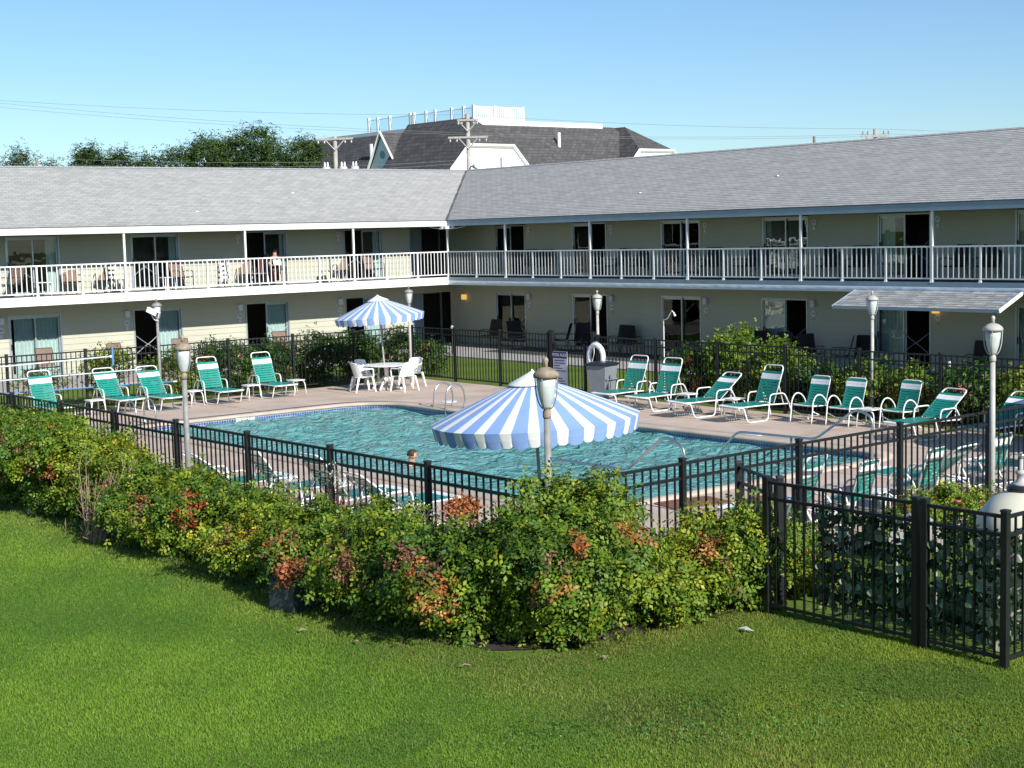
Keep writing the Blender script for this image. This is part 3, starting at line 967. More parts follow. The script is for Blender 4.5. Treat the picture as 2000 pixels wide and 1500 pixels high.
disc.v = [(x, z, y) for x, y, z in disc.v]
disc = disc.mesh('number_plate', 'signwhite')
small = MB().box(-0.045, -0.012, -0.05, 0.045, 0.0, 0.05).mesh('notice_plate', 'signwhite')
brass = MB().box(-0.045, -0.012, -0.03, 0.045, 0.0, 0.03).mesh('notice_plate', mat('brass_tag', (0.42, 0.30, 0.12), 0.4, 0.1, 6))
sconce = MB().box(-0.08, -0.10, -0.11, 0.08, 0.0, 0.11).mesh('wall_lamp', 'signwhite')
for key, lst in cfg.items():
    wing, fl = key
    for i, c in enumerate(lst):
        s0, s1 = doors[key][i]
        if c is None: continue
        sliding_door(wing, fl, s0, s1, c[0], c[1], c[2], i)
        sp = s1+0.25
        zp = 1.62 if fl == 0 else 4.48
        loc = wloc(wing, sp, 1.765, zp)
        p = put('number_plate', disc, motel, loc, (0, 0, WROT[wing]))
        text('numeral', NUM[key][i], 0.115, 'navy', p, (0, -0.0135, 0), (math.pi/2, 0, 0))
        if fl == 0:
            o = put('wall_lamp', sconce, motel, wloc(wing, sp, 1.775, 1.93), (0, 0, WROT[wing]))
            put('notice_plate', brass if wing == WR else small, motel, wloc(wing, sp, 1.77, 1.44), (0, 0, WROT[wing]))
        else:
            put('notice_plate', small, motel, wloc(wing, sp, 1.77, 4.29), (0, 0, WROT[wing]))
# lit lamps at the passage and the awning
for (wing, s, z) in ((WR, -1.2, 1.86), (WR, 20.98, 1.85)):
    put('wall_lamp', MB().box(-0.09, -0.13, -0.10, 0.09, 0.0, 0.10).mesh('wall_lamp', 'sconce'), motel, wloc(wing, s, 1.74, z), (0, 0, WROT[wing]))
# passage doors set back in the corner
for fl in (0, 1):
    z = FLOOR[fl]; H = 2.05 if fl == 0 else 1.96
    m = MB().box(-0.45, 2.5, z, -0.40, 2.58, z+H).box(0.55, 2.5, z, 0.60, 2.58, z+H).box(1.5, 2.5, z, 1.55, 2.58, z+H).box(-0.40, 2.5, z+H-0.06, 1.5, 2.58, z+H)
    pd = m.build('passage_door', 'frame', motel)
    MB().box(-0.40, 2.53, z, 0.55, 2.55, z+H-0.06).build('door_panel', 'trimR', pd)
    MB().box(0.46, 2.49, z+0.95, 0.52, 2.53, z+1.05).build('handle', 'steel', pd)

# ---- twin floodlight bracket under the eave at the inner corner
fb = MB().box(-0.22, -0.20, 4.60, 0.06, 0.02, 4.70).build('floodlight', 'white', motel)
for sg in (-1, 1):
    MB().tube(smooth_path([(-0.08, -0.12, 4.595), (-0.08+sg*0.24, -0.12-sg*0.24, 4.615), (-0.08+sg*0.42, -0.12-sg*0.42, 4.66), (-0.08+sg*0.50, -0.12-sg*0.50, 4.70)], 4), 0.018, 6).build('curved_arm', 'white', fb)
    MB().lathe([(0.03, 0), (0.07, 0.06), (0.075, 0.08)], 12, (-0.08+sg*0.16, -0.12-sg*0.16, 4.61)).build('lamp_head', 'white', fb)

# ---- entrance awning on the right wing
A0, A1 = 19.45, 24.80
aw = MB()
dz0, dz1 = 2.07, 2.47
dd0, dd1 = -1.10, -0.06
aw.add([(dd0, -A0, dz0-0.03), (dd0, -A1, dz0-0.03), (dd1, -A1, dz1-0.03), (dd1, -A0, dz1-0.03), (dd0, -A0, dz0), (dd0, -A1, dz0), (dd1, -A1, dz1), (dd1, -A0, dz1)],
       [(0, 1, 2, 3), (7, 6, 5, 4), (0, 4, 5, 1), (1, 5, 6, 2), (2, 6, 7, 3), (3, 7, 4, 0)])
aw = aw.build('awning', 'trimR', motel)
Ls = math.hypot(dd1-dd0, dz1-dz0); ang = math.atan2(dz1-dz0, dd1-dd0)
nrow = 8; e = Ls/nrow; wsh = 0.315
sh = MB().add([(0, 0, 0.0), (0, wsh-0.008, 0.0), (e*1.08, wsh-0.008, 0.0), (e*1.08, 0, 0.0), (0, 0, 0.014), (0, wsh-0.008, 0.014), (e*1.08, wsh-0.008, 0.004), (e*1.08, 0, 0.004)],
              [(0, 1, 2, 3), (7, 6, 5, 4), (0, 4, 5, 1), (1, 5, 6, 2), (2, 6, 7, 3), (3, 7, 4, 0)]).mesh('shingle', 'shingle_piece')
shm = [sh]
for c in ((0.24, 0.25, 0.255), (0.36, 0.365, 0.365), (0.30, 0.295, 0.285)):
    s2 = sh.copy(); s2.materials.clear(); s2.materials.append(mat('awning_shingle_tone', c, 0.9, 0.2, 5, 0.3, 80)); shm.append(s2)
for r in range(nrow):
    y = -A1 + (0.16 if r % 2 else 0.0)
    while y < -A0-0.1:
        v = r*e
        x = dd0+v*math.cos(ang); z = dz0+v*math.sin(ang)+0.003+rnd.uniform(0, 0.004)
        o = put('shingle', rnd.choice(shm), aw, (x, y, z), (0, -ang, 0))
        if y+wsh > -A0: o.scale = (1, (-A0-y)/wsh, 1)
        y += wsh
R = Matrix.Rotation(-ang, 3, 'Y')
MB().obox(((dd0+dd1)/2, -A1-0.018, (dz0+dz1)/2-0.02), (Ls+0.04, 0.03, 0.10), R).build('rake_board', 'white', aw)
MB().obox(((dd0+dd1)/2, -A0+0.018, (dz0+dz1)/2-0.02), (Ls+0.04, 0.03, 0.10), R).build('rake_board', 'trimR', aw)
MB().box(dd0-0.02, -A1, dz0-0.07, dd0, -A0, dz0+0.004).build('fascia', 'trimR', aw)

# ================================================================== vegetation
def unit(a):
    return a/np.maximum(np.linalg.norm(a, axis=-1, keepdims=True), 1e-9)

def leafy(name, blobs, n, size, palette, seed, mat_name='leaf', K=5, zmin=0.03, dead=None, shell=0.30, upb=0.35, ratio=0.62, parent=None, fold=0.25, spray=1.0, clump=0):
    """compound leaves scattered through the shells of overlapping lobes; size = leaflet length"""
    rs = np.random.RandomState(seed)
    B = np.array(blobs, float)
    area = (B[:, 3]*B[:, 4]+B[:, 4]*B[:, 5]+B[:, 3]*B[:, 5])
    pick = rs.choice(len(B), n, p=area/area.sum())
    d = unit(rs.normal(size=(n, 3)))
    d[:, 2] = np.where(d[:, 2] < -0.35, -d[:, 2], d[:, 2])
    r = 1.0-np.abs(rs.normal(0, shell, n))
    r = np.clip(r, 0.15, 1.08)
    # lumpy outline
    lump = 1+0.10*np.sin(d[:, 0]*5+pick)+0.10*np.sin(d[:, 1]*6+pick*2)+0.08*np.sin(d[:, 2]*7+pick*3)
    p = B[pick, :3]+d*B[pick, 3:6]*(r*lump)[:, None]
    if clump > 0:                        # gather the sprays into tufts with gaps between them
        nc = max(1, n//clump)
        src = rs.randint(0, nc, n)
        loose = rs.rand(n) < 0.14
        jit = rs.normal(0, 1, (n, 3))*size*1.5
        p = np.where(loose[:, None], p, p[src]+jit)
        pick = np.where(loose, pick, pick[src]); d = np.where(loose[:, None], d, unit(d[src]+rs.normal(0, 0.35, (n, 3))))
    keep = p[:, 2] > zmin
    # drop what lies deep inside another lobe
    for b in B:
        q = np.linalg.norm((p-b[:3])/b[3:6], axis=1)
        keep &= ~((q < 0.55) & (rs.rand(n) < 0.8))
    p = p[keep]; d = d[keep]; n = len(p)
    nor = unit(d+np.array([0, 0, upb])+rs.normal(0, 0.38, (n, 3)))
    a0 = unit(np.cross(nor, rs.normal(size=(n, 3))))
    b0 = np.cross(nor, a0)
    L = size*rs.uniform(0.7, 1.25, n)
    # tint per spray
    pal = np.array([c[:3] for c in palette]); w = np.array([c[3] for c in palette], float)
    # neighbouring sprays share a hue: quantise space by smooth noise
    f = (np.sin(p[:, 0]*2.3+seed)+np.sin(p[:, 1]*2.7+seed*1.3)+np.sin(p[:, 2]*3.9+seed*0.7))/3*0.5+0.5
    u = np.clip(0.55*rs.rand(n)+0.45*f, 0, 0.9999)
    cum = np.cumsum(w/w.sum())
    ci = np.searchsorted(cum, u)
    tint = pal[np.clip(ci, 0, len(pal)-1)]*rs.uniform(0.75, 1.25, (n, 1))
    if dead is not None:
        for (x, y, z, rr, c) in dead:
            m = np.linalg.norm(p-np.array([x, y, z]), axis=1) < rr*rs.uniform(0.7, 1.2, n)
            tint[m] = np.array(c)*rs.uniform(0.7, 1.3, (m.sum(), 1))
    # leaflets
    if K == 1: lay = [(0.0, 0.0, 1.0)]
    elif K == 3: lay = [(0.55, 0.0, 1.0), (0.2, 1.0, 0.9), (0.2, -1.0, 0.9)]
    else: lay = [(1.5, 0.0, 1.0), (0.9, 1.05, 0.95), (0.9, -1.05, 0.95), (0.25, 1.15, 0.8), (0.25, -1.15, 0.8)]
    V = []; T = []
    for (t, ang, sc) in lay:
        base = p+a0*(L*t*spray)[:, None]-nor*(0.10*L*t*t)[:, None]
        ax = unit(a0*math.cos(ang)+b0*math.sin(ang)+nor*rs.normal(-0.12, 0.28, (n, 1)))
        sd = unit(np.cross(nor, ax)+nor*rs.normal(0, 0.3, (n, 1)))
        l = (L*sc)[:, None]; wd = l*ratio*0.5
        mid = base+ax*l*0.48
        V.append(np.stack([base, mid+sd*wd+nor*l*fold*0.3, base+ax*l, mid-sd*wd+nor*l*fold*0.3], 1))
        tt = tint*rs.uniform(0.85, 1.15, (n, 1))
        T.append(np.repeat(tt[:, None, :], 4, 1))
    V = np.concatenate(V).reshape(-1, 3); T = np.concatenate(T).reshape(-1, 3)
    q = np.arange(len(V)).reshape(-1, 4)
    me = fast_mesh(name, V, q, mat_name, False, np.clip(T, 0, 1))
    o = put(name, me, parent)
    o['kind'] = 'stuff'
    return o

GREENS = [(0.026, 0.070, 0.012, 2.4), (0.058, 0.125, 0.014, 3.3), (0.120, 0.190, 0.017, 3.8), (0.215, 0.260, 0.020, 3.4), (0.36, 0.33, 0.026, 1.5), (0.48, 0.36, 0.03, 0.5)]
DARKG = [(0.022, 0.060, 0.012, 4), (0.040, 0.095, 0.014, 4), (0.075, 0.14, 0.018, 2.5), (0.14, 0.20, 0.022, 1.2)]
ORANGE = (0.36, 0.125, 0.035); BROWN = (0.20, 0.10, 0.055); RUST = (0.42, 0.19, 0.06); YEL = (0.50, 0.36, 0.03); REDL = (0.30, 0.05, 0.02)

def stems(name, n, rx, ry, h, seed, parent, m='bark', r=0.008, spread=1.0, base=0.25):
    rr = random.Random(seed)
    mb = MB()
    for i in range(n):
        a = rr.uniform(0, 6.28); k = math.sqrt(rr.random())
        bx, by = base*rx*math.cos(a)*k, base*ry*math.sin(a)*k
        tx, ty = spread*rx*math.cos(a)*rr.uniform(0.3, 0.85), spread*ry*math.sin(a)*rr.uniform(0.3, 0.85)
        hh = h*rr.uniform(0.55, 0.92)
        mid = ((bx*0.6+tx*0.4)+rr.uniform(-0.06, 0.06), (by*0.6+ty*0.4)+rr.uniform(-0.06, 0.06), hh*0.55)
        mb.tube(smooth_path([(bx, by, -0.05), mid, (tx, ty, hh)], 3), [r*1.2]*3+[r*0.9]*2+[r*0.6, r*0.4], 5)
        # side twig
        mb.tube([mid, (mid[0]+rr.uniform(-0.25, 0.25)*rx, mid[1]+rr.uniform(-0.25, 0.25)*ry, mid[2]+0.3*h*rr.random()+0.08)], [r*0.6, r*0.25], 4)
    return mb.build(name, m, parent)

def rose_bush(label, x, y, zg, rx, ry, h, seed, n=3600, size=0.05, pal=GREENS, dead=2, hips=14, group='rose bushes of the front hedge', pink=0, name='rose_bush', K=5, lobes=7):
    rr = random.Random(seed)
    t = thing(name, label, 'bush', (x, y, zg), 0, group)
    h = h*(1.0 if h > 1.29 and x < 11 else 0.90)
    blobs = [(0, 0, h*0.50, rx*0.72, ry*0.72, h*0.46)]
    for i in range(5):
        a = 2*math.pi*(i+rr.uniform(-0.3, 0.3))/5
        blobs.append((rx*0.36*math.cos(a)+0.10*rx, ry*0.46*math.sin(a), h*0.17, rx*0.30, ry*0.38, h*0.18))
    for i in range(lobes):
        a = 2*math.pi*(i+rr.uniform(-0.3, 0.3))/lobes
        k = rr.uniform(0.40, 0.66)
        bz = h*rr.uniform(0.36, 0.78)
        br = rr.uniform(0.34, 0.52)
        blobs.append((rx*k*math.cos(a), ry*k*math.sin(a), bz, rx*br, ry*br, min(h*0.34*rr.uniform(0.75, 1.1), h-bz+0.02)))
    for i in range(9):                   # shoots that stand proud of the outline
        a = rr.uniform(0, 6.28); k = rr.uniform(0.2, 0.95)
        blobs.append((rx*k*math.cos(a), ry*k*math.sin(a), h*(1.03-0.42*k*k), 0.11, 0.11, 0.10))
    ds = []
    for i in range(dead):
        a = rr.uniform(0, 6.28)
        c = rr.choice([ORANGE, BROWN, RUST, REDL, YEL])
        ds.append((rx*0.75*math.cos(a), ry*0.75*math.sin(a), h*rr.uniform(0.35, 0.85), rr.uniform(0.10, 0.22), c))
    # some dead sprays always on the side that faces the lawn
    for i in range(dead):
        ds.append((-rx*rr.uniform(0.55, 0.85), -ry*rr.uniform(0.1, 0.8), h*rr.uniform(0.35, 0.9), rr.uniform(0.08, 0.17), rr.choice([ORANGE, BROWN, RUST, BROWN])))
    leafy('foliage', blobs, n, size, pal, seed, 'leaf', K, 0.04, ds, parent=t, clump=24, shell=0.24)
    stems('stem', 9, rx, ry, h, seed+1, t)
    if hips:
        mb = MB()
        for i in range(hips):
            b = rr.choice(blobs)
            a = rr.uniform(0, 6.28); ph = rr.uniform(0.1, 1.3)
            c = (b[0]+b[3]*math.cos(a)*math.cos(ph)*1.02, b[1]+b[4]*math.sin(a)*math.cos(ph)*1.02, b[2]+b[5]*math.sin(ph)*1.02)
            mb.lathe([(0.003, -0.016), (0.014, -0.006), (0.014, 0.006), (0.003, 0.018)], 6, c)
        o = mb.build('rose_hips', 'hip', t, True); o['kind'] = 'stuff'
    if pink:
        for i in range(pink):
            b = rr.choice(blobs)
            a = rr.uniform(2.2, 5.4); ph = rr.uniform(0.3, 1.2)
            c = (b[0]+b[3]*math.cos(a)*math.cos(ph)*1.05, b[1]+b[4]*math.sin(a)*math.cos(ph)*1.05, b[2]+b[5]*math.sin(ph)*1.05)
            MB().lathe([(0.004, 0.0), (0.03, 0.01), (0.042, 0.028), (0.02, 0.022), (0.003, 0.012)], 8, c, False).build('blossom', 'pink', t, True)
    return t

# front hedge, walking from the left edge of the picture to its right end
FH = [(9.55, 25.9, 1.05, 1.05, 1.30, 'large green bush at the far left end of the front hedge'),
      (9.55, 24.1, 1.05, 1.10, 1.38, 'tall bush with reddish tips at the left of the hedge'),
      (9.62, 22.3, 1.0, 1.05, 1.38, 'rounded bush under the fence, just left of the bare brown twigs'),
      (9.75, 20.7, 0.85, 0.95, 1.22, 'bush behind the bare brown twigs left of the grey lamp post'),
      (9.65, 19.2, 0.95, 0.85, 1.12, 'bush at the foot of the left grey lamp post'),
      (9.68, 17.8, 0.98, 0.90, 1.10, 'low bush right of the left lamp post, in front of two loungers'),
      (9.66, 16.4, 0.98, 0.88, 0.96, 'lowest bush of the hedge, below the reclined lounger backs'),
      (9.66, 15.0, 1.0, 0.88, 1.15, 'bush spreading behind the dark utility box'),
      (9.62, 13.7, 1.0, 0.9, 1.12, 'bush with orange dead leaves right of the utility box'),
      (9.60, 12.45, 0.98, 0.9, 1.28, 'bush left of the corner bush with a tall rusty spray'),
      (10.25, 11.55, 1.10, 0.98, 1.62, 'tallest rose bush at the near corner under the big umbrella'),
      (11.45, 11.35, 0.72, 0.75, 0.90, 'low bush right of the corner bush'),
      (12.50, 11.30, 0.88, 0.80, 1.08, 'round bush with orange dead branches before the open gate leaf'),
      (13.55, 11.25, 0.60, 0.70, 0.62, 'small green bush seen through the yard fence pickets')]
for i, (x, y, rx, ry, h, lb) in enumerate(FH):
    near = 1.0+0.35*max(0, (18-y)/7)
    rose_bush(lb, x, y, 0.18, rx, ry, h, 100+i*7, n=int(6200*near*rx*ry*(0.5+h/2.2)), size=0.060, dead=5 if i not in (11, 13) else 1, pink=1 if i in (1, 4) else 0)
# rusty sprays that stand out of the hedge
for (x, y, z, r, lb) in ((8.80, 14.55, 0.62, 0.16, 'bright orange dead spray above the dark utility box'), (10.0, 12.95, 1.36, 0.17, 'rusty red spray sticking up before the fence, left of the corner bush')):
    t = thing('dead_spray', lb, 'branch', (x, y, z), 0, 'dead rusty sprays')
    leafy('dead_leaves', [(0, 0, 0, r, r, r*1.15), (0.05, -0.1, 0.05, r*0.7, r*0.7, r*0.7)], 260, 0.055, [(0.42, 0.16, 0.05, 2), (0.34, 0.12, 0.045, 2), (0.22, 0.08, 0.04, 1)], int(x*100), 'leaf', 5, -9, parent=t, shell=0.45)
    MB().tube([(0.1, 0.05, -0.45), (0.03, 0.0, -0.1), (0, 0, 0.1)], 0.009, 5).build('stem', 'dead_stem', t)
# bare twigs in the gap of the hedge
bt = thing('bare_shrub', 'bare leafless brown twigs in the gap of the front hedge', 'shrub', (8.95, 20.0, 0.2))
rr = random.Random(5)
mb = MB()
for i in range(34):
    a = rr.uniform(0, 6.28); l = rr.uniform(0.5, 1.15); t = rr.uniform(0.25, 0.75)
    p1 = (0.10*math.cos(a), 0.15*math.sin(a), 0.0); p2 = (0.45*t*math.cos(a)*l+0.1, 0.6*t*math.sin(a)*l, 0.55*l); p3 = (0.7*t*math.cos(a)*l+0.2, 0.9*t*math.sin(a)*l, l)
    mb.tube([p1, p2, p3], [0.011, 0.008, 0.003], 4)
    for k in range(3):
        f = rr.uniform(0.3, 0.95); q = tuple(p1[j]+(p3[j]-p1[j])*f for j in range(3))
        mb.tube([q, (q[0]+rr.uniform(-0.18, 0.18), q[1]+rr.uniform(-0.2, 0.2), q[2]+rr.uniform(0.05, 0.28))], [0.005, 0.002], 4)
mb.build('twigs', 'dead_stem', bt)
leafy('dry_grass', [(0.1, 0, 0.12, 0.45, 0.6, 0.2)], 300, 0.16, [(0.30, 0.24, 0.11, 2), (0.22, 0.2, 0.08, 1)], 4, 'leaf', 1, 0.0, parent=bt, ratio=0.06, shell=0.6, upb=0.0)

# silver flowering weeds along the left front fence
for k, (x, y, h, lb) in enumerate(((10.35, 15.9, 1.36, 'silvery white flower stalks rising before the fence right of the loungers'), (10.3, 17.1, 1.12, 'patch of silvery white flowers below the reclined lounger'),
                                   (10.4, 14.4, 1.12, 'small silvery flowers between rusty leaves by the fence post'))):
    t = thing('silver_flowers', lb, 'flowers', (x, y, 0.15), 0, 'silvery flowers by the fence')
    r2 = random.Random(40+k)
    mb = MB()
    for i in range(26):
        a = r2.uniform(0, 6.28); e_ = r2.uniform(0.1, 0.45); hh = h*r2.uniform(0.75, 1.0)
        mb.tube([(0, 0, 0.2), (e_*0.5*math.cos(a), e_*0.6*math.sin(a), hh*0.6), (e_*math.cos(a), e_*1.2*math.sin(a), hh)], 0.004, 4)
    mb.build('stalks', 'bark', t)
    leafy('flower_heads', [(0, 0, h*0.86, 0.35, 0.5, 0.18), (0.05, 0.1, h*0.95, 0.2, 0.25, 0.15)], 200, 0.020, [(0.46, 0.47, 0.44, 2), (0.25, 0.29, 0.22, 2)], 60+k, 'leaf', 3, 0.1, parent=t, ratio=0.9, shell=0.5)

# bushes outside the left rear fence (behind the left row of loungers)
RL = [(14.2, 38.9, 0.8, 0.6, 0.85, 0.25, 'sparse low shrub at the far left behind the fence'), (16.1, 38.8, 0.9, 0.6, 1.0, 0.3, 'thin shrub with grey green leaves behind the left loungers'),
      (18.0, 38.7, 0.75, 0.6, 1.72, 0.6, 'tall light green shrub left of the lamp post with the camera'), (19.6, 38.75, 0.85, 0.6, 1.35, 0.7, 'green bush right of the lamp post with the camera'),
      (21.4, 38.7, 1.0, 0.65, 1.62, 1.0, 'dense bush behind the fence above the fifth lounger'), (23.0, 38.75, 0.95, 0.65, 1.45, 1.0, 'dense bush in the middle of the left rear fence'),
      (24.5, 38.7, 0.95, 0.7, 1.55, 1.0, 'dense bush left of the white table set'), (26.0, 38.75, 0.95, 0.7, 1.50, 1.0, 'bush shaded by the umbrella behind the white table set'),
      (27.5, 38.7, 0.85, 0.75, 1.52, 1.0, 'bush at the rear fence corner right of the white table set'), (28.35, 37.9, 0.55, 0.6, 1.15, 0.9, 'small bush rounding the rear fence corner')]
for i, (x, y, rx, ry, h, dn, lb) in enumerate(RL):
    rose_bush(lb, x, y, -0.03, rx, ry, h, 300+i*5, n=int(4300*dn*rx*ry*h/1.2), size=0.078, dead=1, hips=0, group='bushes behind the left rear fence', pal=DARKG if i > 3 else GREENS, K=3, pink=0)
# bushes outside the right rear fence
RRB = [(28.75, 27.05, 0.65, 0.75, 1.35, 'low green edge of the big bush by the outdoor shower'), (28.9, 25.7, 0.85, 0.95, 1.92, 'tall rounded bush with a pink bloom right of the shower pole'),
       (28.8, 24.3, 0.8, 0.85, 1.62, 'shoulder of the tall bush above the reclined lounger'), (28.7, 22.9, 0.75, 0.85, 1.22, 'yellow green low bush behind the upright lounger'),
       (28.7, 21.5, 0.75, 0.85, 1.20, 'low bush with orange blooms behind the strap armchairs'), (28.7, 20.1, 0.75, 0.85, 1.15, 'low bush below the shingled awning'),
       (28.7, 18.8, 0.75, 0.85, 1.32, 'low bush behind the lounger half in shade'), (28.7, 17.5, 0.75, 0.85, 1.38, 'yellow green bush at the right picture edge behind the fence'),
       (28.7, 16.2, 0.75, 0.85, 1.35, 'bush just outside the right picture edge behind the fence')]
for i, (x, y, rx, ry, h, lb) in enumerate(RRB):
    rose_bush(lb, x, y, -0.03, rx, ry, h, 400+i*5, n=int(3500*rx*ry*h*1.15), size=0.078, dead=1, hips=8, group='bushes behind the right rear fence', pal=GREENS if i % 3 else DARKG, K=3, pink=1 if i in (1,) else 0)
# bush with pink blooms outside the right front fence
rose_bush('bush with pink blooms between the yard fence and the strap chairs', 16.35, 11.55, 0.1, 0.42, 0.42, 0.74, 511, 1300, 0.05, GREENS, 1, 16, 'bushes by the equipment yard', 3)
rose_bush('bush with red hips beside the cream filter tank', 17.3, 11.5, 0.1, 0.62, 0.5, 0.74, 517, 1900, 0.05, GREENS, 1, 24, 'bushes by the equipment yard', 1)

# lawn grass: individual blades over the part of the lawn in view
rs = np.random.RandomState(11)
N = 1500000
gx0 = rs.uniform(2.6, 14.0, N); gy0 = rs.uniform(3.5, 27.0, N)
# keep a generous view wedge and the lawn side of the hedge
ang = np.arctan2(gy0, gx0)
dist = np.hypot(gx0, gy0)
inl = ((gx0 < 9.35) | (gy0 < 11.2)) & ~((gx0 > 12.5) & (gy0 > 7.9))
inl &= (ang > YAW-0.40) & (ang < YAW+0.40) & (dist > 8.2)
pr = np.clip(1.25-(dist-9)/16.0, 0.30, 1.0)
inl &= rs.rand(N) < pr
gx0 = gx0[inl]; gy0 = gy0[inl]; dist = dist[inl]
N = len(gx0)
gz0 = lawn_h(gx0, gy0)
fa = np.sin(gx0*1.1+0.6*gy0)+np.sin(0.8*gy0-0.5*gx0+1.0)+0.7*np.sin(2.9*gx0+1.7*gy0+2)+0.6*np.sin(4.1*gy0-3.3*gx0)
edge = np.minimum(np.abs(gx0-8.95), np.where(gx0 > 8.7, np.abs(gy0-10.95), 9))
dry = np.exp(-(edge/0.55)**2)
hgt = rs.uniform(0.016, 0.034, N)*(1+0.35*np.clip(fa/3, -0.6, 1))*(1+0.7*dry*(rs.rand(N) < 0.25))
wid = rs.uniform(0.0032, 0.0052, N)*(1+dist/26)
th = rs.uniform(0, 2*math.pi, N); lean = rs.uniform(0.1, 0.75, N)*hgt; la = rs.uniform(0, 2*math.pi, N)
b0 = np.stack([gx0, gy0, gz0-0.004], 1)
sx = np.stack([np.cos(th)*wid, np.sin(th)*wid, np.zeros(N)], 1)
tip = b0+np.stack([np.cos(la)*lean, np.sin(la)*lean, hgt], 1)
V = np.stack([b0-sx, b0+sx, tip], 1).reshape(-1, 3)
c1 = np.array([0.070, 0.165, 0.018]); c2 = np.array([0.150, 0.245, 0.028]); c3 = np.array([0.26, 0.24, 0.085]); c4 = np.array([0.035, 0.105, 0.020])
w = np.clip(fa/3.6+0.5+rs.normal(0, 0.10, N), 0, 1)[:, None]
tint = c1*(1-w)+c2*w
clover = (np.sin(gx0*2.1-gy0*1.3+0.5)+np.sin(gx0*1.2+gy0*2.4) > 0.95) & (gy0 < 10.5)
tint[clover] = tint[clover]*0.55+c4*0.45
dm_ = (rs.rand(N) < 0.06+0.5*dry)
tint[dm_] = (0.5*c3+0.5*tint[dm_])*rs.uniform(0.7, 1.2, (dm_.sum(), 1))
olive = np.clip((gx0-gy0*0.55-0.5)/5.0+0.25*np.sin(gx0*0.8+gy0*0.5), 0, 1)[:, None]
tint = tint*(1-olive)+tint*np.array([1.12, 0.90, 1.0])*olive
tint = tint*rs.uniform(1.2, 1.7, (N, 1))
T = np.repeat(tint, 3, 0)
g = put('grass', fast_mesh('grass', V, np.arange(3*N).reshape(-1, 3), 'grass', False, T, True))
tag(g, 'short mown green grass blades on the front lawn', 'grass', kind='stuff')

# clover and fallen leaves on the lawn
rs = np.random.RandomState(21)
t = leafy('clover', [(8.9, 8.9, 0.22, 1.2, 0.7, 0.05), (10.2, 8.3, 0.22, 1.4, 0.8, 0.05), (10.6, 7.1, 0.22, 0.8, 0.5, 0.05), (7.9, 9.5, 0.22, 0.7, 0.4, 0.04)], 3000, 0.020,
          [(0.085, 0.180, 0.030, 2), (0.11, 0.21, 0.035, 2)], 77, 'leaf', 3, 0.1, shell=0.6, upb=1.6, ratio=0.9)
tag(t, 'darker clover patches in the lawn at lower right', 'clover', kind='stuff')
for i, (x, y, lb) in enumerate(((8.35, 13.6, 'dry fallen leaf on the lawn below the utility box'), (8.5, 12.8, 'orange fallen leaf on the lawn at the hedge foot'), (8.75, 11.3, 'brown fallen leaf on the lawn near the corner bush'),
                                (9.9, 10.55, 'pale fallen leaf on the lawn under the corner bush'), (11.6, 10.25, 'pale grey scrap on the lawn right of the corner bush'), (12.9, 10.3, 'rusty fallen leaf by the yard fence'))):
    m = MB().add([(-0.05, 0, 0.01), (0, -0.028, 0.03), (0.055, 0.0, 0.012), (0, 0.03, 0.028), (-0.05, 0, 0.004), (0, -0.028, 0.024), (0.055, 0.0, 0.006), (0, 0.03, 0.022)], [(0, 1, 2, 3), (7, 6, 5, 4), (0, 4, 5, 1), (1, 5, 6, 2), (2, 6, 7, 3), (3, 7, 4, 0)])
    o = m.build('fallen_leaf', 'dead_stem' if i != 4 else 'lamp_white')
    o.location = (x, y, float(lawn_h(x, y))+0.03); o.rotation_euler = (0.2, 0.1, i*1.3)
    if i == 4: o.scale = (1.6, 1.3, 1.0)
    tag(o, lb, 'leaf', 'litter on the lawn')

# ================================================================== pool furniture
def rounded(path, r=0.05, n=3):
    """round the corners of a polyline"""
    P = [Vector(p) for p in path]
    out = [P[0]]
    for i in range(1, len(P)-1):
        a = (P[i-1]-P[i]); b = (P[i+1]-P[i])
        d = min(r, a.length*0.45, b.length*0.45)
        a.normalize(); b.normalize()
        p0 = P[i]+a*d; p1 = P[i]+b*d
        for k in range(n+1):
            t = k/n
            out.append((1-t)**2*p0+2*t*(1-t)*P[i]+t*t*p1)
    out.append(P[-1])
    return out

STRAP = {}
def strap_mesh(w, wd, m):
    key = (w, wd, m)
    if key not in STRAP:
        mb = MB()
        n = 4
        top = []
        for i in range(n+1):
            y = -w/2+w*i/n
            sag = -0.012*math.sin(math.pi*i/n)
            top.append((y, sag))
        for (y, z) in top: mb.v += [(-wd/2, y, z), (wd/2, y, z), (-wd/2, y, z-0.004), (wd/2, y, z-0.004)]
        for i in range(n):
            a = 4*i; b = a+4
            mb.f += [(a, a+1, b+1, b), (a+2, b+2, b+3, a+3), (a, b, b+2, a+2), (a+1, a+3, b+3, b+1)]
        mb.f += [(0, 2, 3, 1), (4*n, 4*n+1, 4*n+3, 4*n+2)]
        STRAP[key] = mb.mesh('strap', m)
    return STRAP[key]

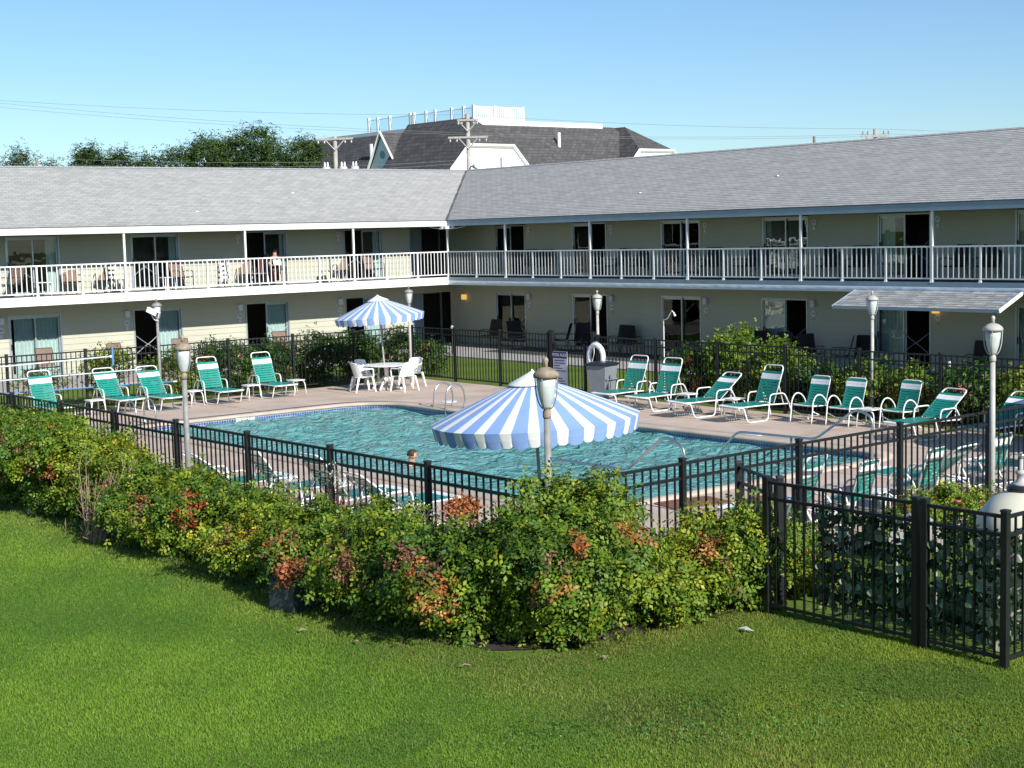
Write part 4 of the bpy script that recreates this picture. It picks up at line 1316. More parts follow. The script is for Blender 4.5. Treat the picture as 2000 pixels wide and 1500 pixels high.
def make_lounger(label, angle, group):
    t = thing('strap_lounger', label, 'lounger', group=group)
    w = 0.66; h = w/2; r = 0.0165; zs = 0.37
    # seat frame
    MB().tube(rounded([(1.62, -h, zs-0.03), (0.9, -h, zs), (0.0, -h, zs), (0.0, h, zs), (0.9, h, zs), (1.62, h, zs-0.03)], 0.09), r, 6).build('seat_frame', 'white', t, True)
    ca, sa = math.cos(angle), math.sin(angle)
    hx, hz = 1.14, zs+0.01
    def bp(v, y): return (hx+ca*v, y, hz+sa*v)
    hb = h-0.035
    MB().tube(rounded([bp(0, -hb), bp(0.90, -hb), bp(0.90, hb), bp(0, hb)], 0.11, 5), r, 6).build('back_frame', 'white', t, True)
    for sg in (-1, 1):
        y = sg*(h+0.02)
        MB().tube(rounded([(0.06, sg*h, zs-0.01), (0.16, y, zs-0.02), (0.28, y, r), (0.90, y, r), (0.98, y, 0.60), (1.42, y, 0.60), (1.60, y, 0.30)], 0.09, 4), r, 6).build('side_leg', 'white', t, True)
        MB().tube([(1.58, y, 0.34), (1.68, y, r)], r, 6).build('rear_leg', 'white', t)
    MB().tube([(0.60, -h-0.02, r+0.001), (0.60, h+0.02, r+0.001)], r*0.8, 6).build('cross_bar', 'white', t)
    MB().tube([(1.45, -hb, hz-0.05), (hx+ca*0.45, -hb, hz+sa*0.45-0.02)], 0.010, 5).tube([(1.45, hb, hz-0.05), (hx+ca*0.45, hb, hz+sa*0.45-0.02)], 0.010, 5).build('back_support', 'white', t)
    sm = strap_mesh(w+0.02, 0.063, 'teal'); sw = strap_mesh(w+0.02, 0.066, 'plastic')
    for i in range(15):
        put('strap', sw if i < 2 else sm, t, (0.045+0.073*i, 0, zs+0.018))
    bm_ = strap_mesh(2*hb+0.03, 0.0535, 'teal'); bw = strap_mesh(2*hb+0.03, 0.066, 'plastic')
    for i in range(11):
        v = 0.05+0.0675*i
        x, y, z = bp(v, 0)
        put('strap', bw if i in (8, 9) else bm_, t, (x-sa*0.018, 0, z+ca*0.018), (0, -angle, 0))
    return t

GL = 'teal strap loungers round the pool'
up_ = make_lounger('upright teal lounger nearest the white table set', math.radians(68), GL)
mid_ = make_lounger('teal lounger with half raised back, second from the left edge', math.radians(53), GL)
low_ = make_lounger('reclined teal lounger in the right row, between two upright ones', math.radians(38), GL)
H90 = math.pi/2
up_.location = (21.85, 35.80, 0.002); up_.rotation_euler = (0, 0, H90)
dup(up_, 'upright teal lounger behind the left grey lamp post', (20.08, 35.68, 0.002), H90)
mid_.location = (17.35, 35.95, 0.002); mid_.rotation_euler = (0, 0, H90+0.05)
dup(mid_, 'teal lounger with half raised back, third from the left edge', (18.32, 35.48, 0.002), H90+0.02)
dup(up_, 'leftmost teal lounger, partly hidden by the rose hedge and fence', (15.35, 35.6, 0.002), H90+0.04)
dup(up_, 'upright teal lounger next to the grey trash cart', (25.55, 27.25, 0.002), 0.03)
dup(up_, 'upright teal lounger, second from the grey trash cart', (25.50, 26.0, 0.002), 0.05)
low_.location = (25.32, 24.45, 0.002); low_.rotation_euler = (0, 0, -0.10)
dup(up_, 'upright teal lounger beside the strap armchairs', (25.40, 22.90, 0.002), -0.09)
dup(low_, 'reclined teal lounger half in the umbrella shade at the right', (25.30, 18.34, 0.002), -0.12)
dup(low_, 'teal lounger in full shade at the right picture edge', (25.55, 16.75, 0.002), -0.05)
dup(mid_, 'lounger back seen from behind, left of the fence post before the pool', (13.75, 21.0, 0.002), math.pi-0.05)
dup(mid_, 'lounger back seen from behind in the middle of the left front fence', (13.98, 19.72, 0.002), math.pi+0.04)
dup(low_, 'flat reclined lounger seen from behind beside the silvery flowers', (14.15, 18.55, 0.002), math.pi)
dup(low_, 'reclined lounger just showing right of the left lamp post', (13.5, 22.25, 0.002), math.pi-0.03)
dup(up_, 'upright teal lounger seen from behind above the orange bush, leftmost of the front right row', (16.35, 14.76, 0.002), -H90+0.17)
dup(low_, 'low teal lounger between the armchairs of the front right row', (20.35, 15.2, 0.002), -H90)
dup(mid_, 'teal lounger standing at the right picture edge beyond the fence', (22.4, 14.6, 0.002), -H90-0.1)

# strap armchairs
def make_armchair(label, group):
    t = thing('strap_armchair', label, 'chair', group=group)
    w = 0.56; h = w/2; r = 0.0155; zs = 0.40; an = math.radians(72)
    ca, sa = math.cos(an), math.sin(an)
    MB().tube(rounded([(0.52, -h, zs-0.02), (0.02, -h, zs), (0.02, h, zs), (0.52, h, zs-0.02)], 0.08), r, 6, False).build('seat_frame', 'white', t, True)
    def bp(v, y): return (0.50+ca*v, y, zs+sa*v)
    hb = h-0.03
    MB().tube(rounded([bp(-0.02, -hb), bp(0.64, -hb), bp(0.64, hb), bp(-0.02, hb)], 0.08, 4), r, 6).build('back_frame', 'white', t, True)
    for sg in (-1, 1):
        y = sg*(h+0.025)
        MB().tube(smooth_path([(-0.04, y, 0.016), (0.0, y, 0.30), (0.03, y, 0.50), (0.14, y, 0.63), (0.30, y, 0.63), (0.44, y, 0.52), (0.50, y, 0.40)], 3), r, 6).build('arm', 'white', t, True)
        MB().tube(smooth_path([(0.02, y, 0.28), (0.20, y, 0.20), (0.42, y, 0.10), (0.60, y, 0.016)], 3), r, 6).build('rear_leg', 'white', t, True)
    MB().tube([(0.30, -h-0.02, 0.155), (0.30, h+0.02, 0.155)], r*0.8, 6).build('stretcher', 'white', t)
    sm = strap_mesh(w+0.02, 0.060, 'teal'); sw = strap_mesh(w+0.02, 0.060, 'plastic')
    for i in range(7):
        put('strap', sw if i == 0 else sm, t, (0.06+0.068*i, 0, zs+0.017))
    bm_ = strap_mesh(2*hb+0.03, 0.050, 'teal'); bw = strap_mesh(2*hb+0.03, 0.056, 'plastic')
    for i in range(10):
        v = 0.05+0.0605*i
        x, y, z = bp(v, 0)
        put('strap', bw if i in (7, 8) else bm_, t, (x-sa*0.017, 0, z+ca*0.017), (0, -an, 0))
    return t
GA = 'teal strap armchairs'
ac = make_armchair('teal strap armchair right of the upright lounger', GA)
ac.location = (26.42, 21.62, 0.002); ac.rotation_euler = (0, 0, -0.02)
dup(ac, 'teal strap armchair between two other armchairs', (26.47, 20.66, 0.002), 0.0)
dup(ac, 'teal strap armchair next to the half shaded lounger', (26.75, 19.46, 0.002), -0.06)
dup(ac, 'teal strap armchair seen from behind, third from the left in the front right row', (19.38, 13.98, 0.002), -H90+0.05)
dup(ac, 'teal strap armchair seen from behind beside the right white lamp post', (21.3, 14.05, 0.002), -H90+0.05)
dup(ac, 'teal strap armchair seen from behind, second from the left in the front right row', (17.72, 13.98, 0.002), -H90+0.08)

# low side tables with arched tube legs
def make_side_table(label, group):
    t = thing('side_table', label, 'table', group=group)
    MB().prism(fillet([(-0.21, -0.21, 0.06), (0.21, -0.21, 0.06), (0.21, 0.21, 0.06), (-0.21, 0.21, 0.06)], 3), 0.405, 0.425).build('table_top', 'plastic', t)
    for sg in (-1, 1):
        MB().tube(rounded([(sg*0.20, -0.22, 0.014), (sg*0.17, -0.19, 0.392), (sg*0.17, 0.19, 0.392), (sg*0.20, 0.22, 0.014)], 0.13, 5), 0.014, 6).build('leg', 'white', t, True)
    return t
GT = 'white side tables'
st = make_side_table('white side table between the leftmost two loungers', GT)
st.location = (16.45, 36.35, 0.002)
for (x, y, rz, lb) in ((19.2, 36.3, 0.1, 'white side table right of the third lounger from the left'), (21.0, 36.35, 0, 'white side table between the two upright left loungers'),
                       (22.55, 36.55, 0.05, 'white side table right of the lounger nearest the table set'), (26.55, 25.25, 0.1, 'white side table left of the reclined lounger'),
                       (26.45, 23.65, 0.0, 'white side table between the reclined and the upright right lounger'), (26.75, 20.02, 0.1, 'white side table between the armchairs in the right row'),
                       (17.1, 14.2, 0.2, 'white side table between the front lounger and armchair seen through the fence'), (18.5, 13.8, 0.3, 'white side table between the two armchairs by the front right fence'),
                       (19.95, 13.6, 0.2, 'white side table by the low lounger of the front right row')):
    dup(st, lb, (x, y, 0.002), rz)

# monobloc chairs and the round table
def make_plastic_chair(label, group):
    t = thing('plastic_chair', label, 'chair', group=group)
    # x: front -> back
    m = MB()
    def seat(u, v):
        x = 0.02+0.44*u; y = (v-0.5)*(0.50-0.06*u)
        return (x, y, 0.435-0.02*math.sin(u*math.pi)-0.015*(1-(2*v-1)**2)-0.012*u)
    m.grid(seat, 6, 6)
    m.grid(lambda u, v: tuple(a-b for a, b in zip(seat(u, 1-v), (0, 0, 0.02))), 6, 6)
    m.box(0.0, -0.25, 0.38, 0.03, 0.25, 0.43)
    m.build('seat', 'plastic', t, True)
    def back(u, v, off=0.0):
        y = (v-0.5)*0.54*(1-0.12*u*u)
        x = 0.47+0.12*u-0.16*(abs(2*v-1)**2.2)*(1-0.35*u)+off
        z = 0.43+0.40*u-0.03*abs(2*v-1)**3
        return (x, y, z)
    m = MB()
    m.grid(lambda u, v: back(u, v), 6, 10)
    m.grid(lambda u, v: back(u, 1-v, 0.016), 6, 10)
    rim = [back(1, i/12, 0.008) for i in range(13)]
    m.tube(rim, 0.014, 6)
    m.build('backrest', 'plastic', t, True)
    for sg in (-1, 1):
        m = MB()
        pts = smooth_path([(0.02, sg*0.265, 0.40), (0.03, sg*0.285, 0.62), (0.10, sg*0.285, 0.655), (0.30, sg*0.275, 0.655), (0.42, sg*0.262, 0.69)], 3)
        m.tube(pts, 0.022, 6)
        m.build('armrest', 'plastic', t, True)
        for (x0, x1) in ((0.04, -0.03), (0.45, 0.56)):
            y = sg*0.235; y1 = sg*0.275
            m = MB()
            m.add([(x0-0.03, y-0.025, 0.43), (x0+0.03, y-0.025, 0.43), (x0+0.03, y+0.025, 0.43), (x0-0.03, y+0.025, 0.43),
                   (x1-0.02, y1-0.018, 0.0), (x1+0.02, y1-0.018, 0.0), (x1+0.02, y1+0.018, 0.0), (x1-0.02, y1+0.018, 0.0)],
                  [(0, 1, 2, 3), (7, 6, 5, 4), (0, 4, 5, 1), (1, 5, 6, 2), (2, 6, 7, 3), (3, 7, 4, 0)])
            m.build('leg', 'plastic', t)
    return t
GP = 'white plastic chairs round the table'
pc = make_plastic_chair('white plastic chair left of the round table, seen from the side', GP)
TX, TY = 24.98, 35.55
pc.location = (24.48, 35.62, 0.002); pc.rotation_euler = (0, 0, math.pi-0.25)
dup(pc, 'brightly lit white plastic chair in front of the round table, back to the camera', (25.05, 35.10, 0.002), -H90+0.12, GP)
dup(pc, 'white plastic chair right of the round table', (25.62, 35.5, 0.002), 0.25, GP)
dup(pc, 'white plastic chair behind the round table', (24.85, 36.02, 0.002), H90+0.3, GP)
tb = thing('round_table', 'round white plastic table under the small striped umbrella', 'table', (TX, TY, 0.002))
MB().lathe([(0.0, 0.695), (0.60, 0.695), (0.635, 0.70), (0.64, 0.715), (0.62, 0.725), (0.0, 0.728)], 32, cap=False).build('table_top', 'plastic', tb)
MB().lathe([(0.05, 0.20), (0.06, 0.45), (0.07, 0.69)], 12).build('pedestal', 'plastic', tb, True)
for k in range(4):
    a = k*H90+0.5
    c, s_ = math.cos(a), math.sin(a)
    MB().tube(smooth_path([(0.03*c, 0.03*s_, 0.40), (0.18*c, 0.18*s_, 0.26), (0.38*c, 0.38*s_, 0.10), (0.46*c, 0.46*s_, 0.02)], 3), 0.028, 6).build('leg', 'plastic', tb, True)

# umbrellas with striped canvas
def make_umbrella(label, base=True):
    t = thing('striped_umbrella', label, 'umbrella', group='blue and white striped umbrellas')
    R_, za, zr, N_ = 1.28, 2.66, 2.13, 48
    def zz(r): 
        f = r/R_
        return za-(za-zr)*(0.92*f+0.08*f*f)
    rs_ = [0.20, 0.55, 0.90, R_]
    ms = {}
    da = 2*math.pi/N_
    share = {'blue_cloth': 1.16, 'white_cloth': 0.84}
    for tone in ('blue_cloth', 'white_cloth'):
        m = MB()
        Q = 6
        for r in rs_:
            for q in range(Q+1):
                a = (q/Q-0.5)*da*share[tone]
                m.v.append((r*math.cos(a), r*math.sin(a), zz(r)))
        # valance leaning inwards, scalloped hem
        for f in (0.5, 1.0):
            for q in range(Q+1):
                a = (q/Q-0.5)*da*share[tone]
                t_ = q/Q*2-1
                drop = (0.195 if tone == 'blue_cloth' else 0.182)-0.035*abs(t_)**(2.5 if tone == 'blue_cloth' else 4)
                r = R_+0.008-0.05*f
                m.v.append((r*math.cos(a), r*math.sin(a), zr-drop*f))
        for i in range(len(rs_)+1):
            for q in range(Q):
                o = i*(Q+1)+q
                m.f.append((o, o+Q+1, o+Q+2, o+1))
        ms[tone] = m.mesh('canopy_panel', tone)
    for i in range(N_):
        put('canopy_panel', ms['blue_cloth' if i % 2 else 'white_cloth'], t, (0, 0, 0), (0, 0, i*da))
    MB().lathe([(0.31, zz(0.31)+0.022), (0.30, zz(0.30)+0.034), (0.15, zz(0.15)+0.045), (0.02, za+0.055)], 24, cap=False).build('vent_cap', 'white_cloth', t, True)
    MB().lathe([(0.016, za+0.03), (0.020, za+0.055), (0.010, za+0.075), (0.002, za+0.08)], 10).build('finial', 'white', t, True)
    MB().tube([(0, 0, 0.02), (0, 0, za+0.03)], 0.021, 8).build('pole', 'lamp_white', t)
    MB().lathe([(0.034, 1.02), (0.034, 1.14)], 10).build('joint_sleeve', 'lamp_grey', t)
    for k in range(8):
        a = k*math.pi/4+0.2
        rb = MB().tube([(0.03*math.cos(a), 0.03*math.sin(a), zz(0.03)-0.05), (1.24*math.cos(a), 1.24*math.sin(a), zr-0.02)], 0.008, 5).build('rib', 'white', t)
        MB().tube([(0.03*math.cos(a), 0.03*math.sin(a), 1.95), (0.62*math.cos(a), 0.62*math.sin(a), zz(0.62)-0.035)], 0.007, 5).build('strut', 'white', rb)
    MB().lathe([(0.05, 1.90), (0.05, 1.98)], 10).build('runner', 'white', t)
    if base:
        MB().lathe([(0.26, 0.0), (0.26, 0.05), (0.20, 0.09), (0.05, 0.12), (0.045, 0.40)], 20).build('base', 'lamp_white', t, True)
    return t
um = make_umbrella('big striped umbrella behind the near fence corner')
um.location = (12.11, 13.94, 0.002); um.rotation_euler = (math.radians(-1.6), math.radians(-2.0), 0.06)
u2 = dup(um, 'small far striped umbrella standing in the round table', (TX-0.01, TY-0.0, 0.002), 0.1)
u2.rotation_euler = (math.radians(-2.4), math.radians(-3.0), 0.1)
u3 = dup(um, 'striped umbrella outside the right picture edge that shades the last loungers', (26.15, 13.6, 0.002), 0.2)
u3.rotation_euler = (0, 0, 0.2)

# ================================================================== lamp posts
def lamp_post(label, x, y, zg, ztop, m_pole='lamp_grey', m_head='lamp_grey', m_cap='lamp_rust'):
    t = thing('lamp_post', label, 'lamp post', (x, y, zg), 0, 'lamp posts round the pool')
    H = ztop-zg; hb = H-0.58
    MB().lathe([(0.045, -0.1), (0.042, hb*0.5), (0.036, hb-0.06), (0.036, hb-0.06)], 12).build('pole', m_pole, t, True)
    MB().lathe([(0.043, hb-0.07), (0.046, hb-0.05), (0.046, hb-0.005), (0.040, hb+0.01), (0.03, hb+0.035)], 12).build('collar', m_head if m_cap == 'lamp_white' else m_cap, t, True)
    MB().lathe([(0.035, hb+0.03), (0.055, hb+0.06), (0.085, hb+0.16), (0.103, hb+0.27), (0.108, hb+0.355)], 20).build('globe', 'lampglass', t, True)
    for k in range(4):
        a = k*H90+0.5
        c, s_ = math.cos(a), math.sin(a)
        MB().tube(smooth_path([(0.04*c, 0.04*s_, hb+0.025), (0.085*c, 0.085*s_, hb+0.075), (0.118*c, 0.118*s_, hb+0.20), (0.128*c, 0.128*s_, hb+0.385)], 3), 0.008, 5).build('rib', m_head, t, True)
    MB().lathe([(0.10, hb+0.36), (0.138, hb+0.365), (0.140, hb+0.395), (0.128, hb+0.42), (0.085, hb+0.455), (0.03, hb+0.475)], 20).build('cap', m_cap, t, True)
    MB().lathe([(0.024, hb+0.47), (0.022, hb+0.52), (0.030, hb+0.535), (0.028, hb+0.56), (0.012, hb+0.58)], 12).build('finial', m_cap, t, True)
    return t
lamp_post('grey lamp post in the front hedge at the left', 10.45, 20.0, 0.2, 3.04)
lamp_post('weathered grey lamp post at the near fence corner before the big umbrella', 10.55, 12.08, 0.2, 3.08)
lamp_post('white lamp post at the right above the cream filter tank', 18.85, 12.0, 0.1, 3.07, 'lamp_white', 'lamp_white', 'lamp_white')
lamp_post('lamp post with a security camera behind the left loungers', 18.9, 37.55, 0.0, 2.87, 'lamp_grey', 'lamp_grey', 'lamp_grey')
lamp_post('lamp post behind the small striped umbrella', 27.3, 37.55, 0.0, 2.86, 'lamp_white', 'lamp_grey', 'lamp_grey')
lamp_post('white lamp post behind the life ring', 28.05, 29.95, 0.0, 2.79, 'lamp_white', 'lamp_white', 'lamp_white')
lamp_post('white lamp post before the shingled awning', 28.15, 21.0, 0.0, 2.89, 'lamp_white', 'lamp_white', 'lamp_white')
cm = thing('security_camera', 'white security camera bracketed to the far left lamp post', 'camera', (18.9, 37.52, 2.40))
MB().tube(smooth_path([(0, 0, -0.12), (-0.12, -0.06, -0.10), (-0.20, -0.08, 0.0), (-0.20, -0.08, 0.06)], 4), 0.012, 6).build('bracket', 'white', cm)
R3 = Matrix.Rotation(-0.9, 3, 'Z') @ Matrix.Rotation(0.45, 3, 'Y')
MB().obox((-0.20, -0.10, 0.12), (0.30, 0.12, 0.11), R3).build('housing', 'plastic', cm)
v = R3 @ Vector((0.155, 0, 0))
MB().obox((-0.20+v.x, -0.10+v.y, 0.12+v.z), (0.012, 0.09, 0.08), R3).build('lens_window', 'dark_plastic', cm)
v = R3 @ Vector((0.02, 0, 0.066))
MB().obox((-0.20+v.x, -0.10+v.y, 0.12+v.z), (0.36, 0.14, 0.012), R3).build('sun_shield', 'white', cm)

# ================================================================== rails, ladders, poolside things
def stair_rail(label, X, pts, sup):
    t = thing('hand_rail', label, 'hand rail', (X, pts[0][0], 0), 0, 'stainless pool stair rails')
    y0 = pts[0][0]
    MB().tube(rounded([(0, y-y0, z) for y, z in pts], 0.14, 4), 0.024, 8).build('tube', 'steel', t, True)
    MB().tube([(0, sup[0]-y0, sup[1]), (0, sup[0]-y0, -0.62)], 0.021, 8).build('support', 'steel', t, True)
    MB().lathe([(0.06, 0.003), (0.06, 0.015), (0.03, 0.03)], 14).build('flange', 'steel', t, True)
stair_rail('steel stair rail with a bent end in front of the big umbrella', 16.96, [(16.2, 0.0), (16.2, 1.02), (16.62, 1.16), (17.48, 0.53), (19.28, 0.53), (19.95, -0.1), (20.1, -0.6)], (18.02, 0.52))
stair_rail('steel stair rail before the right loungers, ending at the deck', 22.06, [(16.46, 0.0), (16.46, 0.98), (16.82, 1.09), (17.74, 0.46), (19.65, 0.44), (20.2, -0.1), (20.4, -0.6)], (18.31, 0.46))
def ladder(label, x, y, rz):
    t = thing('pool_ladder', label, 'ladder', (x, y, 0), rz, 'steel pool ladders')
    for sg in (-1, 1):
        MB().tube(smooth_path([(0.42, sg*0.25, 0.0), (0.47, sg*0.25, 0.22), (0.38, sg*0.25, 0.52), (0.12, sg*0.25, 0.62), (-0.10, sg*0.25, 0.45), (-0.16, sg*0.25, 0.0), (-0.16, sg*0.25, -1.0)], 4), 0.021, 7).build('side_rail', 'steel', t, True)
    for z in (-0.30, -0.58, -0.86):
        MB().box(-0.20, -0.25, z-0.015, -0.12, 0.25, z+0.015).build('rung', 'plastic', t)
ladder('steel ladder at the far side of the pool beside the big umbrella', 23.15, 30.45, 0.0)
ladder('steel ladder at the far left of the pool behind the hedge', 16.35, 33.45, H90)

# trash cart
tc_ = thing('trash_cart', 'grey wheeled trash cart with dark lid beside the life ring', 'trash cart', (27.05, 28.75, 0.002), 0.25)
m = MB()
lo, hi = (0.24, 0.22), (0.31, 0.29)
m.add([(-lo[0], -lo[1], 0.06), (lo[0], -lo[1], 0.06), (lo[0], lo[1], 0.06), (-lo[0], lo[1], 0.06), (-hi[0], -hi[1], 0.90), (hi[0], -hi[1], 0.90), (hi[0], hi[1], 0.90), (-hi[0], hi[1], 0.90)],
      [(0, 3, 2, 1), (4, 5, 6, 7), (0, 1, 5, 4), (1, 2, 6, 5), (2, 3, 7, 6), (3, 0, 4, 7)])
m.box(-0.255, -0.315, 0.52, 0.255, -0.262, 0.56).box(-0.22, -0.28, 0.18, -0.16, -0.235, 0.5)
m.build('body', 'grey_plastic', tc_)
m = MB(); m.prism(fillet([(-0.36, -0.34, 0.07), (0.36, -0.34, 0.07), (0.36, 0.34, 0.07), (-0.36, 0.34, 0.07)], 4), 0.905, 0.945)
m.add([(-0.33, -0.31, 0.946), (0.33, -0.31, 0.946), (0.33, 0.31, 0.946), (-0.33, 0.31, 0.946), (-0.22, -0.22, 0.985), (0.22, -0.22, 0.985), (0.22, 0.22, 0.985), (-0.22, 0.22, 0.985)],
      [(4, 5, 6, 7), (0, 1, 5, 4), (1, 2, 6, 5), (2, 3, 7, 6), (3, 0, 4, 7)])
m.build('lid', 'dark_plastic', tc_)
for sg in (-1, 1):
    w_ = MB().lathe([(0.03, -0.025), (0.11, -0.025), (0.12, -0.012), (0.12, 0.012), (0.11, 0.025), (0.03, 0.025)], 16)
    w_.v = [(x+0.27, z+sg*0.25, y+0.12) for x, y, z in w_.v]
    w_.build('wheel', 'dark_plastic', tc_)
MB().tube([(0.33, -0.25, 0.86), (0.39, -0.25, 0.90), (0.39, 0.25, 0.90), (0.33, 0.25, 0.86)], 0.014, 6).build('handle', 'dark_plastic', tc_)

# life ring on its post
lr = thing('life_ring', 'white life ring hanging on the fence right of the gate', 'life ring', (27.44, 29.38, 0))
pts = [(0, 0.27*math.cos(a), 1.06+0.31*math.sin(a)) for a in [2*math.pi*i/24 for i in range(24)]]
MB().tube(pts, 0.072, 10, True).build('ring', 'plastic', lr, True)
MB().tube([(0, 0.36*math.cos(a), 1.06+0.40*math.sin(a)-0.02*abs(math.sin(4*a/2))) for a in [2*math.pi*i/32 for i in range(32)]], 0.007, 5, True).build('grab_rope', 'white', lr)
MB().tube(smooth_path([(-0.05, 0.02, 1.34), (-0.09, -0.02, 1.15), (-0.07, 0.06, 0.98), (-0.09, 0.10, 0.75), (-0.07, 0.05, 0.55)], 4), 0.009, 5).build('throw_line', 'white', lr)
for a in (0.8, 2.4, 3.9, 5.5):
    c = (0, 0.27*math.cos(a), 1.06+0.31*math.sin(a))
    MB().tube([(c[0], c[1]-0.03*math.sin(a), c[2]+0.03*math.cos(a)), (c[0], c[1]+0.03*math.sin(a), c[2]-0.03*math.cos(a))], 0.076, 10).build('band', 'signwhite', lr)
MB().box(-0.0, -0.02, 1.36, 0.10, 0.02, 1.40).build('hook', 'white', lr)

# rules sign on the gate
sg_ = thing('rules_sign', 'white and navy pool rules sign hung on the gate', 'sign', (27.50, 30.88, 0.0), -H90)
MB().box(-0.29, -0.008, -0.05, 0.29, 0.0, 1.13).build('board', 'signwhite', sg_)
MB().box(-0.28, -0.0125, 0.94, 0.28, -0.008, 1.12).build('heading_panel', 'navy', sg_)
MB().box(-0.28, -0.0125, -0.04, 0.28, -0.008, 0.15).build('footer_panel', 'navy', sg_)
text('heading', 'POOL RULES', 0.112, 'plastic', sg_, (0, -0.0135, 1.03), (H90, 0, 0), 0.0005)
for i, (wd, x) in enumerate(((0.42, -0.03), (0.44, -0.02), (0.24, -0.13), (0.34, -0.08), (0.48, 0.0), (0.14, -0.15), (0.1, -0.18), (0.3, -0.06), (0.36, 0.0), (0.4, 0.02))):
    MB().box(x-wd/2, -0.0115, 0.865-0.07*i, x+wd/2, -0.008, 0.89-0.07*i).build('text_line', 'navy', sg_)
for x in (-0.14, 0.12):
    MB().box(x-0.09, -0.0155, 0.0, x+0.09, -0.0125, 0.06).build('text_line', 'plastic', sg_)

# outdoor shower pipe
sh_ = thing('shower_pipe', 'thin white outdoor shower pipe behind the right rear fence', 'shower', (27.95, 27.36, 0))
MB().tube([(0, 0, 0), (0, 0, 2.06), (0, -0.14, 2.10), (0, -0.30, 2.31), (0, -0.36, 2.26)], 0.014, 6).build('pipe', 'white', sh_)
MB().tube([(0, -0.355, 2.27), (0, -0.41, 2.17)], [0.016, 0.032], 8).build('shower_head', 'white', sh_)
MB().box(-0.03, -0.03, 1.05, 0.03, 0.03, 1.11).build('valve', 'steel', sh_)

# cleaning poles resting on hooks along the left rear fence
def clean_pole(label, a, b, m, r, head=None, grip=None):
    A = Vector(a); B = Vector(b); d = (B-A)
    t = thing('cleaning_pole', label, 'pole', a, 0, 'pool cleaning poles on the fence')
    MB().tube([(0, 0, 0), tuple(d)], r, 7).build('shaft', m, t)
    if head:
        MB().box(d.x+0.0, d.y-0.03, d.z-0.24, d.x+0.05, d.y+0.03, d.z+0.24).build('brush_head', 'bluepole', t)
        MB().box(d.x-0.05, d.y-0.02, d.z-0.03, d.x+0.01, d.y+0.02, d.z+0.03).build('socket', 'palepole', t)
    if grip:
        MB().tube([tuple(d), tuple(d*(1+0.05/d.length*2.4))], r*1.25, 7).build('grip', 'tank', t)
    for f in (0.12, 0.62):
        p = d*f
        MB().tube([(p.x, p.y+0.20, p.z+0.0), (p.x, p.y-0.03, p.z-0.035), (p.x, p.y-0.05, p.z+0.03)], 0.010, 5).build('hook', 'bluepole', t)
clean_pole('pale pole with a blue brush head on the left rear fence', (13.0, 37.6, 1.32), (17.55, 37.6, 1.40), 'palepole', 0.018, True)
clean_pole('pale blue pole across the left rear fence at chair back height', (13.0, 37.6, 1.0), (18.4, 37.6, 0.99), 'palepole', 0.015, None, None)
clean_pole('dark blue pole with a cream grip low on the left rear fence', (14.6, 37.6, 0.66), (19.3, 37.6, 0.58), 'bluepole', 0.018, None, True)

# utility box in the hedge
ub = thing('utility_box', 'dark grey green utility box with curved lid at the hedge foot', 'utility box', (8.86, 14.62, 0.17), 0.25)
m = MB()
m.box(-0.17, -0.19, 0.0, 0.17, 0.19, 0.34)
m.build('body', 'box_green', ub)
m = MB()
pr_ = [(0.182*math.cos(math.radians(a)), 0.34+0.085*math.sin(math.radians(a))) for a in range(0, 181, 20)]
k = len(pr_)
m.v = [(x, -0.20, z) for x, z in pr_]+[(x, 0.20, z) for x, z in pr_]
m.f = [tuple(range(k)), tuple(reversed(range(k, 2*k)))]+[(i, k+i, k+i+1, i+1) for i in range(k-1)]
m.build('lid', 'box_green', ub)

# cream filter tank in the yard
tk = thing('filter_tank', 'cream domed pool filter tank behind the right near fence corner', 'tank', (14.05, 8.60, 0.1))
prof = [(0.36, 0.0), (0.44, 0.06), (0.455, 0.2), (0.455, 1.05)]
for i in range(1, 9):
    a = math.radians(i*10.6)
    prof.append((0.455*math.cos(a)+0.01, 1.05+0.46*math.sin(a)))
prof.append((0.10, 1.515))
MB().lathe(prof, 36).build('tank_body', 'tank', tk, True)
MB().lathe([(0.14, 1.49), (0.15, 1.53), (0.13, 1.55), (0.10, 1.555)], 24).build('clamp_ring', 'dark_plastic', tk, True)
MB().lathe([(0.10, 1.55), (0.10, 1.575), (0.05, 1.585), (0.045, 1.66), (0.06, 1.67), (0.06, 1.70), (0.02, 1.71), (0.02, 1.85)], 16).build('valve', 'lamp_white', tk, True)
MB().lathe([(0.035, 1.84), (0.035, 1.88)], 10).build('knob', 'steel', tk, True)
MB().tube([(0.0, -0.05, 1.64), (0.16, -0.12, 1.64)], 0.03, 8).build('pipe', 'plastic', tk)

